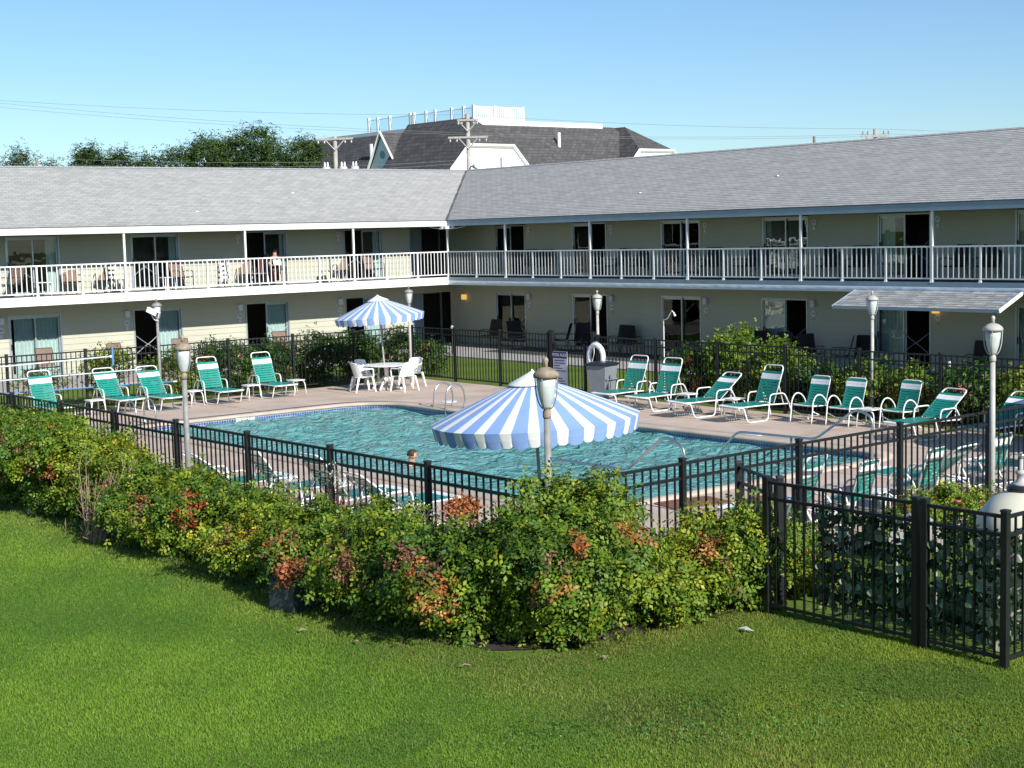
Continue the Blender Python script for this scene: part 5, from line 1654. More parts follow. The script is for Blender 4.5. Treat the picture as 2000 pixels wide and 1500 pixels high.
# grey hose hanger with teal hose
hh_ = thing('hose_hanger', 'grey arched plastic hose hanger with teal hose in the yard', 'hose hanger', (13.2, 9.30, 0.2), 0.7)
MB().tube([(0, -0.20, 0), (0, -0.20, 0.85)], 0.02, 6).tube([(0, 0.20, 0), (0, 0.20, 0.85)], 0.02, 6).build('stand', 'lamp_white', hh_)
m = MB()
def arch(u, v, dx):
    a = math.pi*u
    ro = 0.28-0.13*v
    return (dx, -ro*math.cos(a)*(1.0), 0.86+ro*1.15*math.sin(a))
m.grid(lambda u, v: arch(u, v, -0.05), 14, 2); m.grid(lambda u, v: arch(u, 1-v, 0.05), 14, 2)
m.grid(lambda u, v: arch(u, 0, -0.05+0.1*v), 14, 1); m.grid(lambda u, v: arch(u, 1, 0.05-0.1*v), 14, 1)
m.build('arch', 'lamp_white', hh_, True)
MB().tube(smooth_path([(0, -0.14, 0.93), (0.02, 0.0, 0.99), (0, 0.13, 0.92), (-0.02, 0.16, 0.86)], 5), 0.018, 6).build('hose', mat('teal_hose', (0.06, 0.50, 0.44), 0.35, 0.08, 6), hh_, True)

# ivy screen hung inside the yard fence
def ivy_screen(label, x0, y0, x1, y1, z0, z1, nleaf, nstuff, seed):
    rr = random.Random(seed)
    p0 = Vector((x0, y0, 0)); p1 = Vector((x1, y1, 0)); d = p1-p0; L = d.length; d.normalize()
    t = thing('ivy_screen', label, 'ivy screen', (x0, y0, 0), math.atan2(d.y, d.x), 'ivy leaf privacy screens')
    outl = [(0, 0), (0.022, 0.006), (0.040, 0.020), (0.040, 0.042), (0.022, 0.060), (0, 0.078), (-0.022, 0.060), (-0.040, 0.042), (-0.040, 0.020), (-0.022, 0.006)]
    ms = []
    for c in ((0.055, 0.10, 0.045), (0.10, 0.15, 0.075), (0.05, 0.09, 0.04), (0.36, 0.40, 0.28), (0.16, 0.20, 0.11)):  # the palest tint paints in sunlit leaves
        m = MB()
        m.v = [(x, 0.010*(1-abs(x)/0.04), z-0.078) for x, z in outl]+[(0, 0.014, -0.042)]
        k = len(outl)
        m.f = [(i, (i+1) % k, k) for i in range(k)]
        me = m.mesh('ivy_leaf', 'ivy')
        a = me.attributes.new('tint', 'FLOAT_COLOR', 'POINT')
        a.data.foreach_set('color', list(c+(1,))*(k+1))
        ms.append(me)
    for i in range(nleaf):
        put('ivy_leaf', rr.choice(ms), t, (rr.uniform(0.02, L-0.02), rr.uniform(-0.05, 0.03), rr.uniform(z0+0.1, z1)), (rr.uniform(-0.5, 0.5), rr.uniform(-0.9, 0.9), rr.uniform(-0.9, 0.9)+(math.pi if rr.random() < 0.5 else 0)), tuple([rr.uniform(0.75, 1.25)]*3))
    o = leafy('ivy_mass', [(L*(i+0.5)/6, 0.035, z0+(z1-z0)*(j+0.5)/4, L/10, 0.03, (z1-z0)/6.5) for i in range(6) for j in range(4)], nstuff, 0.060, [(0.022, 0.050, 0.018, 3), (0.04, 0.075, 0.03, 2), (0.10, 0.13, 0.07, 0.6)], seed, 'ivy', 1, z0, parent=t, ratio=0.95, shell=0.5, upb=0.0)
    mb = MB()
    for i in range(16):
        z = z0+(z1-z0)*i/15
        mb.tube([(0.0, 0.03, z), (L, 0.03, z)], 0.0035, 3)
    for i in range(int(L/0.1)+1):
        mb.tube([(0.1*i, 0.03, z0), (0.1*i, 0.03, z1)], 0.0035, 3)
    mb.build('mesh_net', 'black', t)
ivy_screen('ivy leaf screen left of the heavy fence post in the yard fence', 12.44, 10.02, 12.44, 8.74, 0.34, 1.50, 230, 2200, 1)
ivy_screen('ivy leaf screen on the panel next to the near right corner post', 12.42, 8.58, 12.40, 7.76, 0.34, 1.50, 180, 1150, 2)
ivy_screen('ivy leaf screen beyond the near right corner post at the picture edge', 12.50, 7.78, 14.3, 7.78, 0.34, 1.45, 110, 2600, 3)

# ================================================================== balcony and patio furniture
def make_sling_chair(label, sling, group):
    t = thing('sling_chair', label, 'chair', group=group)
    # x: front -> back
    h = 0.27; r = 0.014
    MB().grid(lambda u, v: (0.02+0.46*u, (v-0.5)*2*h, 0.43-0.03*math.sin(math.pi*u)-0.02*u), 5, 2).grid(lambda u, v: (0.02+0.46*u, (0.5-v)*2*h, 0.422-0.03*math.sin(math.pi*u)-0.02*u), 5, 2).build('seat', sling, t, True)
    def bk(u, v, o): return (0.47+0.17*u+0.02*math.sin(math.pi*u)+o, (v-0.5)*2*h, 0.42+0.58*u)
    MB().grid(lambda u, v: bk(u, v, 0), 5, 2).grid(lambda u, v: bk(u, 1-v, 0.008), 5, 2).build('backrest', sling, t, True)
    for sg in (-1, 1):
        y = sg*(h+0.015)
        MB().tube([(0.02, y, 0.43), (0.48, y, 0.41), (0.66, y, 1.01)], r, 6).build('side_frame', 'bronze', t)
        MB().tube(rounded([(-0.02, y, 0.0), (0.0, y, 0.64), (0.30, y, 0.645), (0.53, y, 0.61)], 0.06), r, 6).build('armrest', 'bronze', t)
        MB().tube([(0.46, y, 0.42), (0.60, y, 0.0)], r, 6).build('rear_leg', 'bronze', t)
    MB().tube([(0.66, -h, 1.01), (0.66, h, 1.01)], r, 6).build('top_bar', 'bronze', t)
    return t
def make_small_table(label, m, group):
    t = thing('small_table', label, 'table', group=group)
    MB().prism(fillet([(-0.24, -0.24, 0.05), (0.24, -0.24, 0.05), (0.24, 0.24, 0.05), (-0.24, 0.24, 0.05)], 3), 0.42, 0.445).build('table_top', m, t)
    for sx in (-1, 1):
        for sy in (-1, 1):
            MB().tube([(sx*0.19, sy*0.19, 0.42), (sx*0.22, sy*0.22, 0.0)], 0.017, 6).build('leg', m, t)
    return t
zf = 2.717
G1 = 'brown sling chairs on the left balcony'
ch = make_sling_chair('brown sling chair on the left balcony at the picture edge', 'brown_sling', G1)
ch.location = (18.75, 47.75, zf); ch.rotation_euler = (0, 0, 0.4)
for (x, y, rz, lb) in ((21.25, 48.05, -2.9+4.4, 'brown sling chair on the left balcony right of the first balcony door'),
                       (22.35, 48.1, 1.2, 'brown sling chair on the left balcony beside the first full post'),
                       (25.35, 48.0, 1.75, 'brown sling chair on the left balcony right of the second balcony door'),
                       (27.85, 48.05, 1.3, 'brown sling chair on the left balcony, empty, left of the seated person'),
                       (32.0, 48.1, 1.25, 'brown sling chair on the left balcony left of the last full post'),
                       (33.55, 48.0, 1.8, 'brown sling chair on the left balcony nearest the corner')):
    dup(ch, lb, (x, y, zf), rz)
G2 = 'white small tables on the left balcony'
wt = make_small_table('white small table before the first left balcony door', 'plastic', G2)
wt.location = (20.15, 48.1, zf)
for (x, y, lb) in ((23.0, 48.1, 'white small table by the first full post on the left balcony'), (24.55, 47.95, 'white small table before the second left balcony door'),
                   (28.3, 48.0, 'white small table left of the seated person'), (31.3, 48.05, 'white small table with arched shadow on the left balcony')):
    dup(wt, lb, (x, y, zf), 0.2)
# folding drying racks / folded chairs leaning at the wall
def folded_rack(label, x, y, z):
    t = thing('folded_chair', label, 'chair', (x, y, z), 0, 'folded white chairs at the balcony wall')
    for dx in (-0.2, 0.2):
        MB().tube([(dx, 0.0, 0.0), (dx*0.85, 0.35, 0.92)], 0.014, 6).build('leg', 'white', t)
        MB().tube([(dx*1.05, 0.28, 0.0), (dx*0.8, 0.12, 0.85)], 0.014, 6).build('leg', 'white', t)
    for k in range(4):
        MB().box(-0.19, 0.10+0.05*k, 0.30+0.16*k, 0.19, 0.115+0.05*k, 0.38+0.16*k).build('slat', 'plastic', t)
folded_rack('folded white chair at the balcony wall by the first full post', 22.75, 48.2, zf)
folded_rack('folded white chair at the balcony wall left of the second full post', 27.1, 48.2, zf)
G3 = 'dark chairs on the right balcony'
dc = make_sling_chair('dark sling chair on the right balcony, first from the corner', 'dark_sling', G3)
dc.location = (37.0, 43.6, zf); dc.rotation_euler = (0, 0, 0.2)
yy = [42.6, 39.0, 37.8, 34.2, 32.9, 29.6, 28.2, 25.1, 24.0]
for i, y in enumerate(yy):
    dup(dc, 'dark sling chair on the right balcony, %s from the corner' % ORD[i+1], (36.95+0.1*(i % 3), y, zf), (0.3, -0.25, 0.1)[i % 3])
G4 = 'small tables on the right balcony'
bt2 = make_small_table('pale small table on the right balcony, nearest the corner', 'lamp_white', G4)
bt2.location = (37.2, 39.6, zf)
dup(bt2, 'pale small table on the right balcony, second from the corner', (37.2, 35.0, zf), 0.1)
dup(bt2, 'pale small table on the right balcony below number 41', (37.2, 27.3, zf), 0.1)
G5 = 'dark chairs on the ground floor patio of the right wing'
yy = [45.6, 43.7, 41.6, 40.6, 38.4, 37.5, 33.1, 32.2, 31.2, 29.6, 28.9, 28.0, 24.0]
for i, y in enumerate(yy):
    lb = 'dark patio chair along the right wing wall, %s from the passage' % (ORD[i] if i < 12 else 'last')
    dup(dc, lb, (36.75+0.12*(i % 2), y, 0.022), (0.1, 1.2, -0.9, 0.3)[i % 4], G5)
G6 = 'brown chairs on the ground floor patio of the left wing'
for i, (x, lb) in enumerate(((15.6, 'brown patio chair at the far left picture edge behind the fence'), (18.35, 'brown patio chair behind the fence below the lit left wall'), (20.9, 'brown patio chair behind the fence right of the camera lamp post'),
                             (23.1, 'brown patio chair behind the dense bushes at the left wing'), (27.2, 'brown patio chair beside the last door of the left wing'))):
    dup(ch, lb, (x+1.5, 46.9, 0.026), H90+0.2*(i % 3-1), G6)
# birds of stone: small path lights along the walk
for i, (x, y, lb) in enumerate(((33.6, 43.6, 'small pale path light near the passage'), (33.2, 37.7, 'small pale path light right of the gate'), (32.4, 31.8, 'small pale path light behind the armchair back'),
                                (31.6, 26.7, 'small pale path light below number 44'), (31.2, 23.7, 'small pale path light below the awning'), (31.0, 20.9, 'small pale path light at the right picture edge'))):
    t = thing('path_light', lb, 'path light', (x, y, 0.0), 0, 'small path lights')
    MB().tube([(0, 0, 0), (0, 0, 0.95)], 0.012, 6).build('stake', 'bronze', t)
    MB().lathe([(0.02, 0.93), (0.05, 0.98), (0.055, 1.05), (0.03, 1.09)], 10).build('lantern', 'lamp_white', t, True)

# ================================================================== people
def skin_body(name, verts, edges, radii, m, parent, root=0, sub=2):
    me = bpy.data.meshes.new(name)
    me.from_pydata(verts, edges, [])
    me.materials.append(MT[m])
    o = put(name, me, parent)
    sk_ = o.modifiers.new('Skin', 'SKIN')
    sk_.use_smooth_shade = True
    for i, r_ in enumerate(radii):
        sv = me.skin_vertices[0].data[i]
        sv.radius = (r_, r_) if not isinstance(r_, tuple) else r_
        sv.use_root = (i == root)
    ss = o.modifiers.new('Subsurf', 'SUBSURF')
    ss.levels = sub; ss.render_levels = sub
    return o

# swimmer: head and shoulders above the water, facing the right-hand edge of the pool
sw_ = thing('person', 'swimmer in the pool with short brown hair, head and shoulders above water', 'person', (17.55, 24.25, -0.13), -0.9)
V = [(0, 0, -0.55), (0, 0, -0.25), (0, 0, -0.06), (0.01, 0, 0.03), (0.03, 0, 0.10), (0.05, 0, 0.18), (0.05, 0, 0.255),       # pelvis .. crown
     (0.0, 0.17, -0.08), (0.0, -0.17, -0.08), (0.12, 0.33, -0.16), (0.12, -0.33, -0.16), (0.34, 0.36, -0.14), (0.34, -0.36, -0.14), (0.42, 0.35, -0.14), (0.42, -0.35, -0.14),
     (0.150, 0, 0.135), (0.105, 0, 0.075), (0.035, 0.085, 0.145), (0.035, -0.085, 0.145)]
Ed = [(0, 1), (1, 2), (2, 3), (3, 4), (4, 5), (5, 6), (2, 7), (2, 8), (7, 9), (8, 10), (9, 11), (10, 12), (11, 13), (12, 14), (5, 15), (4, 16), (5, 17), (5, 18)]
Rd = [0.15, 0.145, 0.11, 0.058, 0.075, 0.098, 0.07, 0.075, 0.075, 0.05, 0.05, 0.038, 0.038, 0.028, 0.028, 0.017, 0.045, 0.018, 0.018]
skin_body('body', V, Ed, Rd, 'skin', sw_)
m = MB()
def cap_(u, v):
    th = u*math.pi*2; ph = math.radians(-8+98*v) if abs(((u+0.5) % 1)-0.5) > 0.17 else math.radians(38+52*v)
    rr_ = 0.108+0.006*math.sin(th*9)*math.cos(ph*5)
    return (0.045+rr_*1.08*math.cos(ph)*math.cos(th), rr_*0.93*math.cos(ph)*math.sin(th), 0.185+rr_*1.02*math.sin(ph))
m.grid(cap_, 28, 8)
m.build('hair', 'hair', sw_, True)
for sg in (-1, 1):
    MB().lathe([(0.002, -0.008), (0.011, 0.0), (0.002, 0.008)], 8, (0.138, sg*0.038, 0.165)).build('eye', 'eye', sw_)
    MB().tube([(0.140, sg*0.022, 0.187), (0.134, sg*0.056, 0.186)], 0.005, 4).build('eyebrow', 'hair', sw_)
MB().tube([(0.138, -0.026, 0.088), (0.147, 0, 0.085), (0.138, 0.026, 0.088)], 0.006, 5).build('mouth', 'red', sw_)

# person sitting on the left balcony in a dark top, legs bare, reading
px, py = 28.85, 47.65
dup(ch, 'brown sling chair on the left balcony with the person sitting in it', (px, py, zf), 1.25, G1)
pe = thing('person', 'person in dark top and cap sitting on the left balcony', 'person', (px, py, zf), 1.25)
V = [(0.40, 0, 0.52), (0.44, 0, 0.70), (0.49, 0, 0.92), (0.50, 0, 1.04), (0.48, 0, 1.12), (0.47, 0, 1.20), (0.47, 0, 1.28),
     (0.47, 0.17, 0.96), (0.47, -0.17, 0.96), (0.36, 0.24, 0.74), (0.36, -0.24, 0.74), (0.12, 0.13, 0.70), (0.12, -0.13, 0.70), (0.06, 0.10, 0.71), (0.06, -0.10, 0.71),
     (0.36, 0.10, 0.51), (0.36, -0.10, 0.51), (-0.02, 0.13, 0.53), (-0.02, -0.13, 0.53), (-0.06, 0.13, 0.10), (-0.06, -0.13, 0.10), (-0.17, 0.14, 0.045), (-0.17, -0.14, 0.045), (0.375, 0, 1.19), (0.41, 0, 1.135)]
Ed = [(0, 1), (1, 2), (2, 3), (3, 4), (4, 5), (5, 6), (2, 7), (2, 8), (7, 9), (8, 10), (9, 11), (10, 12), (11, 13), (12, 14), (0, 15), (0, 16), (15, 17), (16, 18), (17, 19), (18, 20), (19, 21), (20, 22), (5, 23), (4, 24)]
Rd = [0.13, 0.12, 0.11, 0.055, 0.072, 0.092, 0.062, 0.07, 0.07, 0.047, 0.047, 0.036, 0.036, 0.03, 0.03, 0.085, 0.085, 0.058, 0.058, 0.04, 0.04, 0.035, 0.035, 0.016, 0.04]
skin_body('body', V, Ed, Rd, 'skin', pe)
skin_body('shirt', [(0.40, 0, 0.50), (0.44, 0, 0.70), (0.49, 0, 0.92), (0.50, 0, 0.98), (0.47, 0.18, 0.96), (0.47, -0.18, 0.96), (0.39, 0.235, 0.80), (0.39, -0.235, 0.80)],
          [(0, 1), (1, 2), (2, 3), (2, 4), (2, 5), (4, 6), (5, 7)], [0.145, 0.135, 0.125, 0.07, 0.082, 0.082, 0.062, 0.062], 'darkcloth', pe)
skin_body('shorts', [(0.40, 0, 0.52), (0.34, 0.10, 0.515), (0.34, -0.10, 0.515), (0.12, 0.125, 0.525), (0.12, -0.125, 0.525)], [(0, 1), (0, 2), (1, 3), (2, 4)], [0.14, 0.098, 0.098, 0.085, 0.085], 'darkcloth', pe)
MB().lathe([(0.098, 1.225), (0.105, 1.25), (0.09, 1.31), (0.03, 1.335)], 16, (0.47, 0, 0)).build('cap', 'darkcloth', pe, True)
MB().box(0.30, -0.06, 1.235, 0.42, 0.06, 1.245).build('cap_brim', 'darkcloth', pe)
MB().tube([(0.383, -0.07, 1.205), (0.372, 0, 1.208), (0.383, 0.07, 1.205)], 0.012, 5).build('sunglasses', 'eye', pe)
bk_ = thing('book', 'open pale book held by the person on the left balcony', 'book', (px, py, zf), 1.25)
MB().add([(0.08, -0.14, 0.74), (0.06, 0.0, 0.72), (0.16, 0.0, 0.90), (0.18, -0.14, 0.92), (0.08, 0.14, 0.74), (0.18, 0.14, 0.92), (0.07, -0.14, 0.735), (0.05, 0.0, 0.715), (0.15, 0.0, 0.895), (0.17, -0.14, 0.915), (0.07, 0.14, 0.735), (0.17, 0.14, 0.915)],
         [(0, 1, 2, 3), (1, 4, 5, 2), (9, 8, 7, 6), (8, 11, 10, 7), (0, 3, 9, 6), (4, 10, 11, 5)]).build('pages', 'curtain', bk_)
tw = thing('towel', 'red towel hanging beside the person on the left balcony', 'towel', (28.45, 48.2, zf))
MB().grid(lambda u, v: (0.02*math.sin(v*14)+0.0, -0.10+0.2*v, 0.98-0.62*u+0.02*math.sin(v*9)), 6, 8).grid(lambda u, v: (0.02*math.sin((1-v)*14)+0.015, 0.10-0.2*v, 0.98-0.62*u), 6, 8).build('cloth', 'red', tw, True)
MB().tube([(0.0, -0.14, 0.99), (0.0, 0.14, 0.99)], 0.012, 6).tube([(0, 0, 0.99), (0, 0, 0.0)], 0.012, 6).build('rack', 'bronze', tw)

# ================================================================== background
# large shingled house with a roof terrace, behind the motel
HX, HY = 72.7, 90.9
ho = thing('shingled_house', 'large white house with dark roof and roof terrace rail behind the motel', 'house', (HX, HY, 0))
ZT = 12.72
def hq(m, pts, uvs):
    o = len(m.v)
    m.v += pts; m.uv += uvs
    m.f.append(tuple(range(o, o+len(pts))))
LX, LY = 13.3, 22.0           # flat top runs this far along +X and +Y
ov = 5.0; zb = 7.4            # slope goes down and outwards
LE = 14.6
MB().box(-ov+0.4, -ov+0.4, 0, LE+ov-0.4, LY+4, zb+0.1).build('wall', 'house_white', ho)
m = MB(); m.uv = []
hq(m, [(0, 0, ZT), (0, LY, ZT), (-ov, LY+ov, zb), (-ov, -ov, zb)], [(0, 7), (LY, 7), (LY+ov, 0), (-ov, 0)])
hq(m, [(LE, 0, ZT-0.0), (0, 0, ZT), (-ov, -ov, zb), (LE+ov, -ov, zb)], [(LX, 7), (0, 7), (-ov, 0), (LX+7, 0)])
hq(m, [(LE, LY, ZT), (LE, 0, ZT), (LE+ov, -ov, zb), (LE+ov, LY, zb)], [(LX, 7), (0, 7), (-ov, 0), (LX+7, 0)])
roofh = m.build('roof', 'house_roof', ho)
MB().box(0.05, 0.05, ZT-0.3, LE-0.05, LY+0.0, ZT-0.02).build('flat_top', 'house_white', roofh)
MB().box(-0.12, -0.12, ZT-0.12, LX, 0.10, ZT+0.24).build('parapet', 'house_white', roofh)
MB().box(-0.12, 0.10, ZT-0.12, 0.10, LY, ZT+0.16).build('parapet', 'house_white', roofh)
# terrace railing
tr_ = MB()
tr_.box(-0.05, 0.3, ZT+1.12, 0.03, 13.9, ZT+1.17).box(-0.05, 0.0, ZT+1.20, 4.95, 0.08, ZT+1.28).box(-0.05, 0.0, ZT+0.30, 4.95, 0.08, ZT+0.36)
terr = tr_.build('terrace_railing', 'white', ho)
pst = MB().box(-0.09, -0.09, ZT+0.1, 0.09, 0.09, ZT+1.36).mesh('post', 'white')
bal = MB().box(-0.055, -0.03, ZT+0.3, 0.055, 0.03, ZT+1.24).mesh('baluster', 'white')
for y in (0.0, 1.2, 2.7, 4.8, 6.0, 7.6, 8.1, 10.9, 12.6, 13.9): put('post', pst, terr, (0.0, y, 0))
for x in (2.1, 4.95): put('post', pst, terr, (x, 0.05, 0))
for i in range(1, 26):
    put('baluster', bal, terr, (4.95*i/26, 0.045, 0))
gp = MB().box(-0.01, 0.0, ZT+0.2, 0.01, 1.0, ZT+1.1).mesh('glass_panel', 'clear')
for (a, b) in ((0.2, 2.6), (2.8, 4.7), (4.9, 7.5), (8.2, 10.8), (11.0, 12.5), (12.7, 13.8)):
    put('glass_panel', gp, terr, (-0.01, a, 0), (0, 0, 0), (1, b-a, 1))
# clipped cross gables, lit white fronts
def cross_gable(x0, x1, yf, zt, zlow, apex_y, apex_z, slope=1.1):
    xm = (x0+x1)/2
    w = MB()
    dz = zt-zlow
    e = dz/slope
    w.add([(x0-e, yf, zlow), (x0, yf, zt), (x1, yf, zt), (x1+e, yf, zlow), (x0-e, yf+0.25, zlow), (x0, yf+0.25, zt), (x1, yf+0.25, zt), (x1+e, yf+0.25, zlow),
           (x0-e, yf, 0), (x1+e, yf, 0), (x0-e, yf+0.25, 0), (x1+e, yf+0.25, 0)],
          [(0, 1, 2, 3), (7, 6, 5, 4), (8, 0, 3, 9), (11, 7, 4, 10), (8, 10, 4, 0), (3, 7, 11, 9)])
    w = w.build('gable_wall', 'house_white', ho)
    MB().tube([(x0-e-0.2, yf-0.08, zlow-0.1), (x0, yf-0.08, zt+0.06), (x1, yf-0.08, zt+0.06), (x1+e+0.2, yf-0.08, zlow-0.1)], 0.16, 4).build('rake_trim', 'white', w)
    m = MB(); m.uv = []
    A = (xm, apex_y, apex_z); B = (xm, apex_y+8, apex_z)
    hq(m, [(x0, yf-0.1, zt+0.1), (x1, yf-0.1, zt+0.1), A], [(0, 0), (x1-x0, 0), ((x1-x0)/2, 3)])
    hq(m, [(x1, yf-0.1, zt+0.1), (x1+e+0.2, yf-0.1, zlow-0.05), (x1+e+0.2, yf+9, zlow-0.05), B, A], [(0, 2), (0, 0), (9, 0), (9, 4), (3, 4)])
    hq(m, [A, B, (x0-e-0.2, yf+9, zlow-0.05), (x0-e-0.2, yf-0.1, zlow-0.05), (x0, yf-0.1, zt+0.1)], [(3, 4), (9, 4), (9, 0), (0, 0), (0, 2)])
    m.build('gable_roof', 'house_roof', ho)
cross_gable(-4.0, 0.25, -4.3, 10.65, 9.0, -2.1, 12.95)
cross_gable(13.4, 17.3, -4.2, 10.55, 8.9, -0.6, 12.75)
# left gable, its face in shade
gl_ = MB().add([(-4.3, 3.2, 8.6), (-4.3, 8.3, 8.6), (-4.3, 6.05, 12.2), (-4.05, 3.2, 8.6), (-4.05, 8.3, 8.6), (-4.05, 6.05, 12.2), (-4.3, 3.2, 4), (-4.3, 8.3, 4), (-4.05, 3.2, 4), (-4.05, 8.3, 4)],
               [(0, 2, 1), (3, 4, 5), (6, 0, 1, 7), (8, 9, 4, 3), (6, 8, 3, 0), (7, 1, 4, 9)]).build('gable_wall', 'house_white', ho)
MB().tube([(-4.45, 8.6, 8.3), (-4.45, 6.05, 12.35)], 0.13, 4).tube([(-4.45, 3.0, 8.3), (-4.45, 6.05, 12.35)], 0.10, 4).build('rake_trim', 'white', gl_)
MB().lathe([(0.0, 0), (0.3, 0), (0.3, 0.05), (0, 0.05)], 8).build('louvre', 'trimR', gl_)
KIDS[gl_.name][-1].location = (-4.32, 6.0, 10.6); KIDS[gl_.name][-1].rotation_euler = (0, -H90, 0)
MB().box(-4.34, 4.4, 8.55, -4.3, 7.0, 9.0).build('window', 'dark_plastic', gl_)
m = MB(); m.uv = []
hq(m, [(-4.4, 6.05, 12.3), (-4.4, 2.95, 8.4), (0, 2.95, 8.4), (0, 6.05, 12.3)], [(0, 5), (0, 0), (6, 0), (6, 5)])
hq(m, [(0, 6.05, 12.3), (0, 8.7, 8.4), (-4.4, 8.7, 8.4), (-4.4, 6.05, 12.3)], [(6, 5), (6, 0), (0, 0), (0, 5)])
m.build('gable_roof', 'house_roof', ho)
for (x, y, z) in ((7.2, -1.6, 10.9), (-2.0, 10.8, 10.6)):
    MB().lathe([(0.13, 0.0), (0.13, 1.15)], 10, (x, y, z)).build('vent_pipe', 'white', roofh)
for (x, z) in ((-1.0, 9.0), (14.6, 9.3)):
    MB().tube([(x, -4.4 if x < 0 else -2.3, z), (x, -4.4 if x < 0 else -2.3, z+0.9)], 0.06, 6).build('wall_pipe', 'trimR', ho)

# pine trees beyond the left wing
def pine(label, x, y, ztop, w, seed, dens=1.0):
    t = thing('pine_tree', label, 'tree', (x, y, 0), 0, 'dark trees beyond the left wing')
    rr_ = random.Random(seed)
    MB().tube([(0, 0, 0), (0.1, 0.05, ztop*0.5), (0.05, 0.1, ztop*0.92)], [0.28, 0.2, 0.06], 8).build('trunk', 'bark', t, True)
    mb = MB()
    blobs = []
    for i in range(20):
        a = rr_.uniform(0, 6.28); f = rr_.random()
        z = ztop*(0.50+0.44*f); rad = w*(1.05-0.85*f)*rr_.uniform(0.45, 1.0)*0.8
        c = (rad*math.cos(a), rad*math.sin(a), z)
        blobs.append((c[0], c[1], c[2], w*0.34*rr_.uniform(0.6, 1.25), w*0.34*rr_.uniform(0.6, 1.25), ztop*0.065*rr_.uniform(0.7, 1.35)))
        mb.tube([(0.05, 0.05, z-0.7), (c[0]*0.6, c[1]*0.6, z-0.25), c], [0.07, 0.05, 0.02], 5)
    blobs.append((0, 0, ztop*0.93, w*0.30, w*0.30, ztop*0.07))
    mb.build('limb', 'bark', t)
    leafy('crown', blobs, int(5200*dens), 0.20, [(0.024, 0.052, 0.014, 3), (0.042, 0.080, 0.018, 4), (0.075, 0.115, 0.022, 3), (0.11, 0.15, 0.03, 1.2)], seed, 'needle', 3, 0.5, parent=t, ratio=0.30, shell=0.42, upb=0.9, clump=9)
pine('broad dark pine, tallest of the tree group, right of its middle', 45.0, 75.5, 10.6, 3.3, 1, 1.7)
pine('dark pine forming the left shoulder of the large tree group', 42.5, 76.9, 10.0, 3.0, 2, 1.6)
pine('dark pine at the right end of the tree group by the utility pole', 46.7, 73.9, 9.85, 2.7, 3, 1.3)
pine('dark pine in the middle of the large tree group', 43.8, 76.2, 10.2, 2.8, 8, 1.4)
pine('low dark pine left of the large tree group', 41.0, 78.2, 9.45, 2.6, 4, 1.2)
pine('small ragged pine top, left of the two close together', 37.0, 81.0, 9.6, 1.9, 5, 0.8)
pine('small round pine top, right of the two close together', 38.4, 79.9, 9.4, 2.0, 6, 0.9)
pine('small ragged pine top near the left picture edge', 34.1, 83.4, 9.6, 1.2, 7, 0.5)
pine('tiny pine top between the left edge and the ragged pair', 35.4, 82.4, 9.0, 1.0, 9, 0.4)
pine('tiny pine top at the very left picture edge', 33.2, 84.0, 9.15, 1.0, 10, 0.4)
pine('low pine top just left of the round pine', 39.6, 79.3, 9.1, 2.0, 11, 0.8)

# utility poles and wires
def utility_pole(label, x, y, ztop, arms, rz, cans=0, arm_up=False):
    t = thing('utility_pole', label, 'utility pole', (x, y, 0), rz, 'wooden utility poles')
    MB().lathe([(0.12, -0.2), (0.095, ztop)], 10).build('pole', 'pole_wood', t, True)
    for (z, l) in arms:
        a_ = MB().box(-l/2, -0.14, z-0.045, l/2, -0.09, z+0.045).build('crossarm', 'pole_wood', t)
        MB().tube([(-0.45, -0.13, z-0.05), (0, -0.12, z-0.55)], 0.03, 4).tube([(0.45, -0.13, z-0.05), (0, -0.12, z-0.55)], 0.03, 4).build('brace', 'lamp_white', a_)
        for k in (-0.45, -0.28, 0.28, 0.45):
            MB().lathe([(0.03, -0.22), (0.05, -0.16), (0.03, -0.1), (0.05, -0.07)], 8, (l*k, -0.13, z if not arm_up else z+0.30)).build('insulator', 'insul', a_)
    for i in range(cans):
        c = (-0.42+0.55*i+(0.25 if i else 0), -0.32, ztop-2.05)
        cn = MB().lathe([(0.19, 0), (0.20, 0.05), (0.20, 0.55), (0.17, 0.60)], 14, c).build('transformer', 'transformer', t, True)
        for dx in (-0.07, 0.07):
            MB().lathe([(0.03, 0.6), (0.05, 0.68), (0.03, 0.82)], 8, (c[0]+dx, c[1], c[2])).build('bushing', 'white', cn)
    return t
AR = -0.70
utility_pole('tall weathered utility pole in front of the shingled house', 45.3, 57.1, 10.05, [(8.94, 1.9), (9.75, 1.0)], AR)
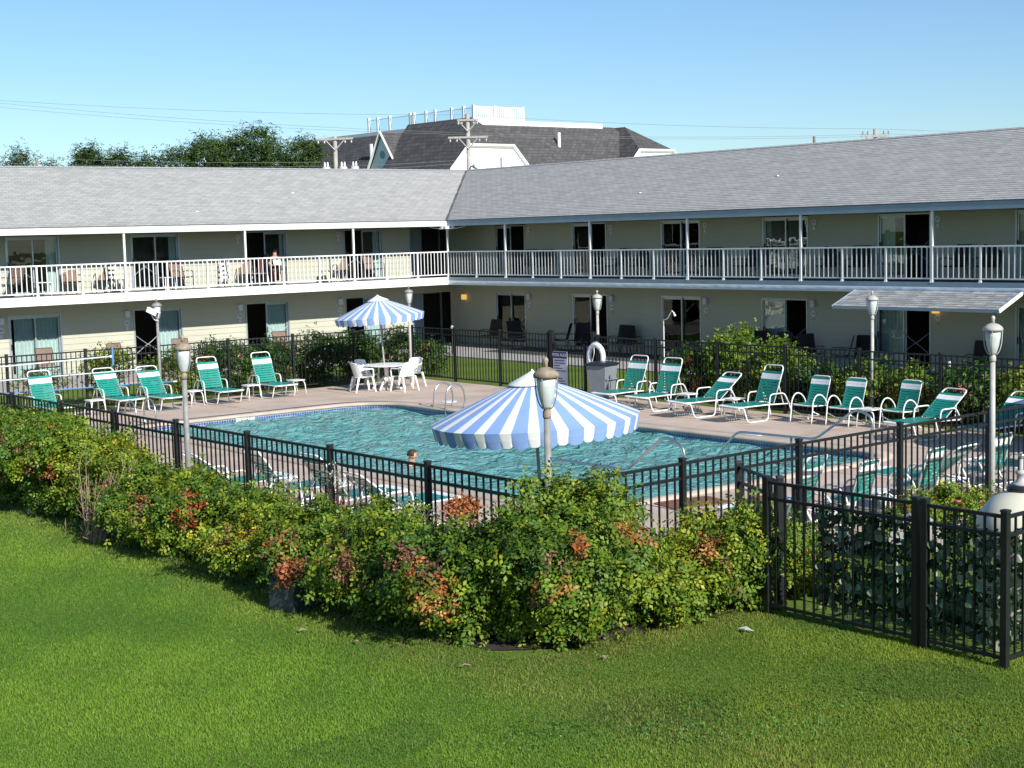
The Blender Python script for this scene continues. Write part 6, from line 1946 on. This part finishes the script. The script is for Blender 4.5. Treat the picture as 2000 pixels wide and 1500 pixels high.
utility_pole('utility pole with transformer cans right of the dark trees', 40.4, 61.1, 9.15, [(9.02, 1.75)], AR, 3)
utility_pole('utility pole top peeking over the right roof', 60.1, 44.65, 8.84, [(8.50, 1.35)], AR, 0, True)
def wire(label, pts):
    P = [Vector(p) for p in pts]
    path = []
    for i in range(len(P)-1):
        for k in range(8):
            f = k/8
            q = P[i].lerp(P[i+1], f); q.z -= 0.25*4*f*(1-f)*((P[i+1]-P[i]).length/30)
            path.append(q)
    path.append(P[-1])
    o = MB().tube(path, 0.007, 4).build('power_line', 'wire')
    tag(o, label, 'cable', 'power lines behind the motel')
wire('highest thin cable crossing the sky from upper left', [(16.9, 81.2, 12.6), (28.4, 71.5, 11.25), (45.3, 57.1, 10.0), (60.1, 44.6, 8.85), (75.0, 32.0, 8.2)])
wire('second thin cable just below the highest one', [(16.9, 81.2, 12.5), (28.4, 71.5, 11.12), (45.9, 56.6, 9.1), (60.5, 44.3, 8.6), (75.4, 31.6, 8.0)])
wire('third thin cable, lowest of the three in the open sky', [(16.9, 81.2, 12.1), (28.35, 71.4, 10.92), (44.6, 57.6, 9.1), (59.6, 45.0, 8.5), (74.6, 32.2, 7.9)])
wire('low cable skimming the left roof ridge', [(18.0, 80.0, 8.9), (28.3, 71.3, 8.3), (40.4, 61.0, 7.75), (45.3, 57.0, 7.9)])
wire('lower cable between the transformer pole and the tall pole', [(40.4, 61.0, 7.55), (45.3, 57.0, 7.75)])
wire('cable from the transformer pole along the tree tops', [(16.5, 81.0, 9.4), (28.3, 71.3, 8.6), (39.9, 61.6, 7.95)])
sl_ = thing('street_light', 'white street light head behind the roof valley', 'street light', (45.3, 57.1, 7.4), -2.6)
MB().tube([(0, 0, 0), (0.5, 0.3, 0.15), (0.9, 0.6, 0.1)], 0.035, 6).build('arm', 'lamp_white', sl_)
MB().tube(smooth_path([(0.8, 0.52, 0.12), (1.05, 0.7, 0.12), (1.35, 0.9, 0.05)], 3), [0.06, 0.09, 0.12, 0.13, 0.12, 0.10, 0.05], 8).build('lamp_head', 'white', sl_, True)
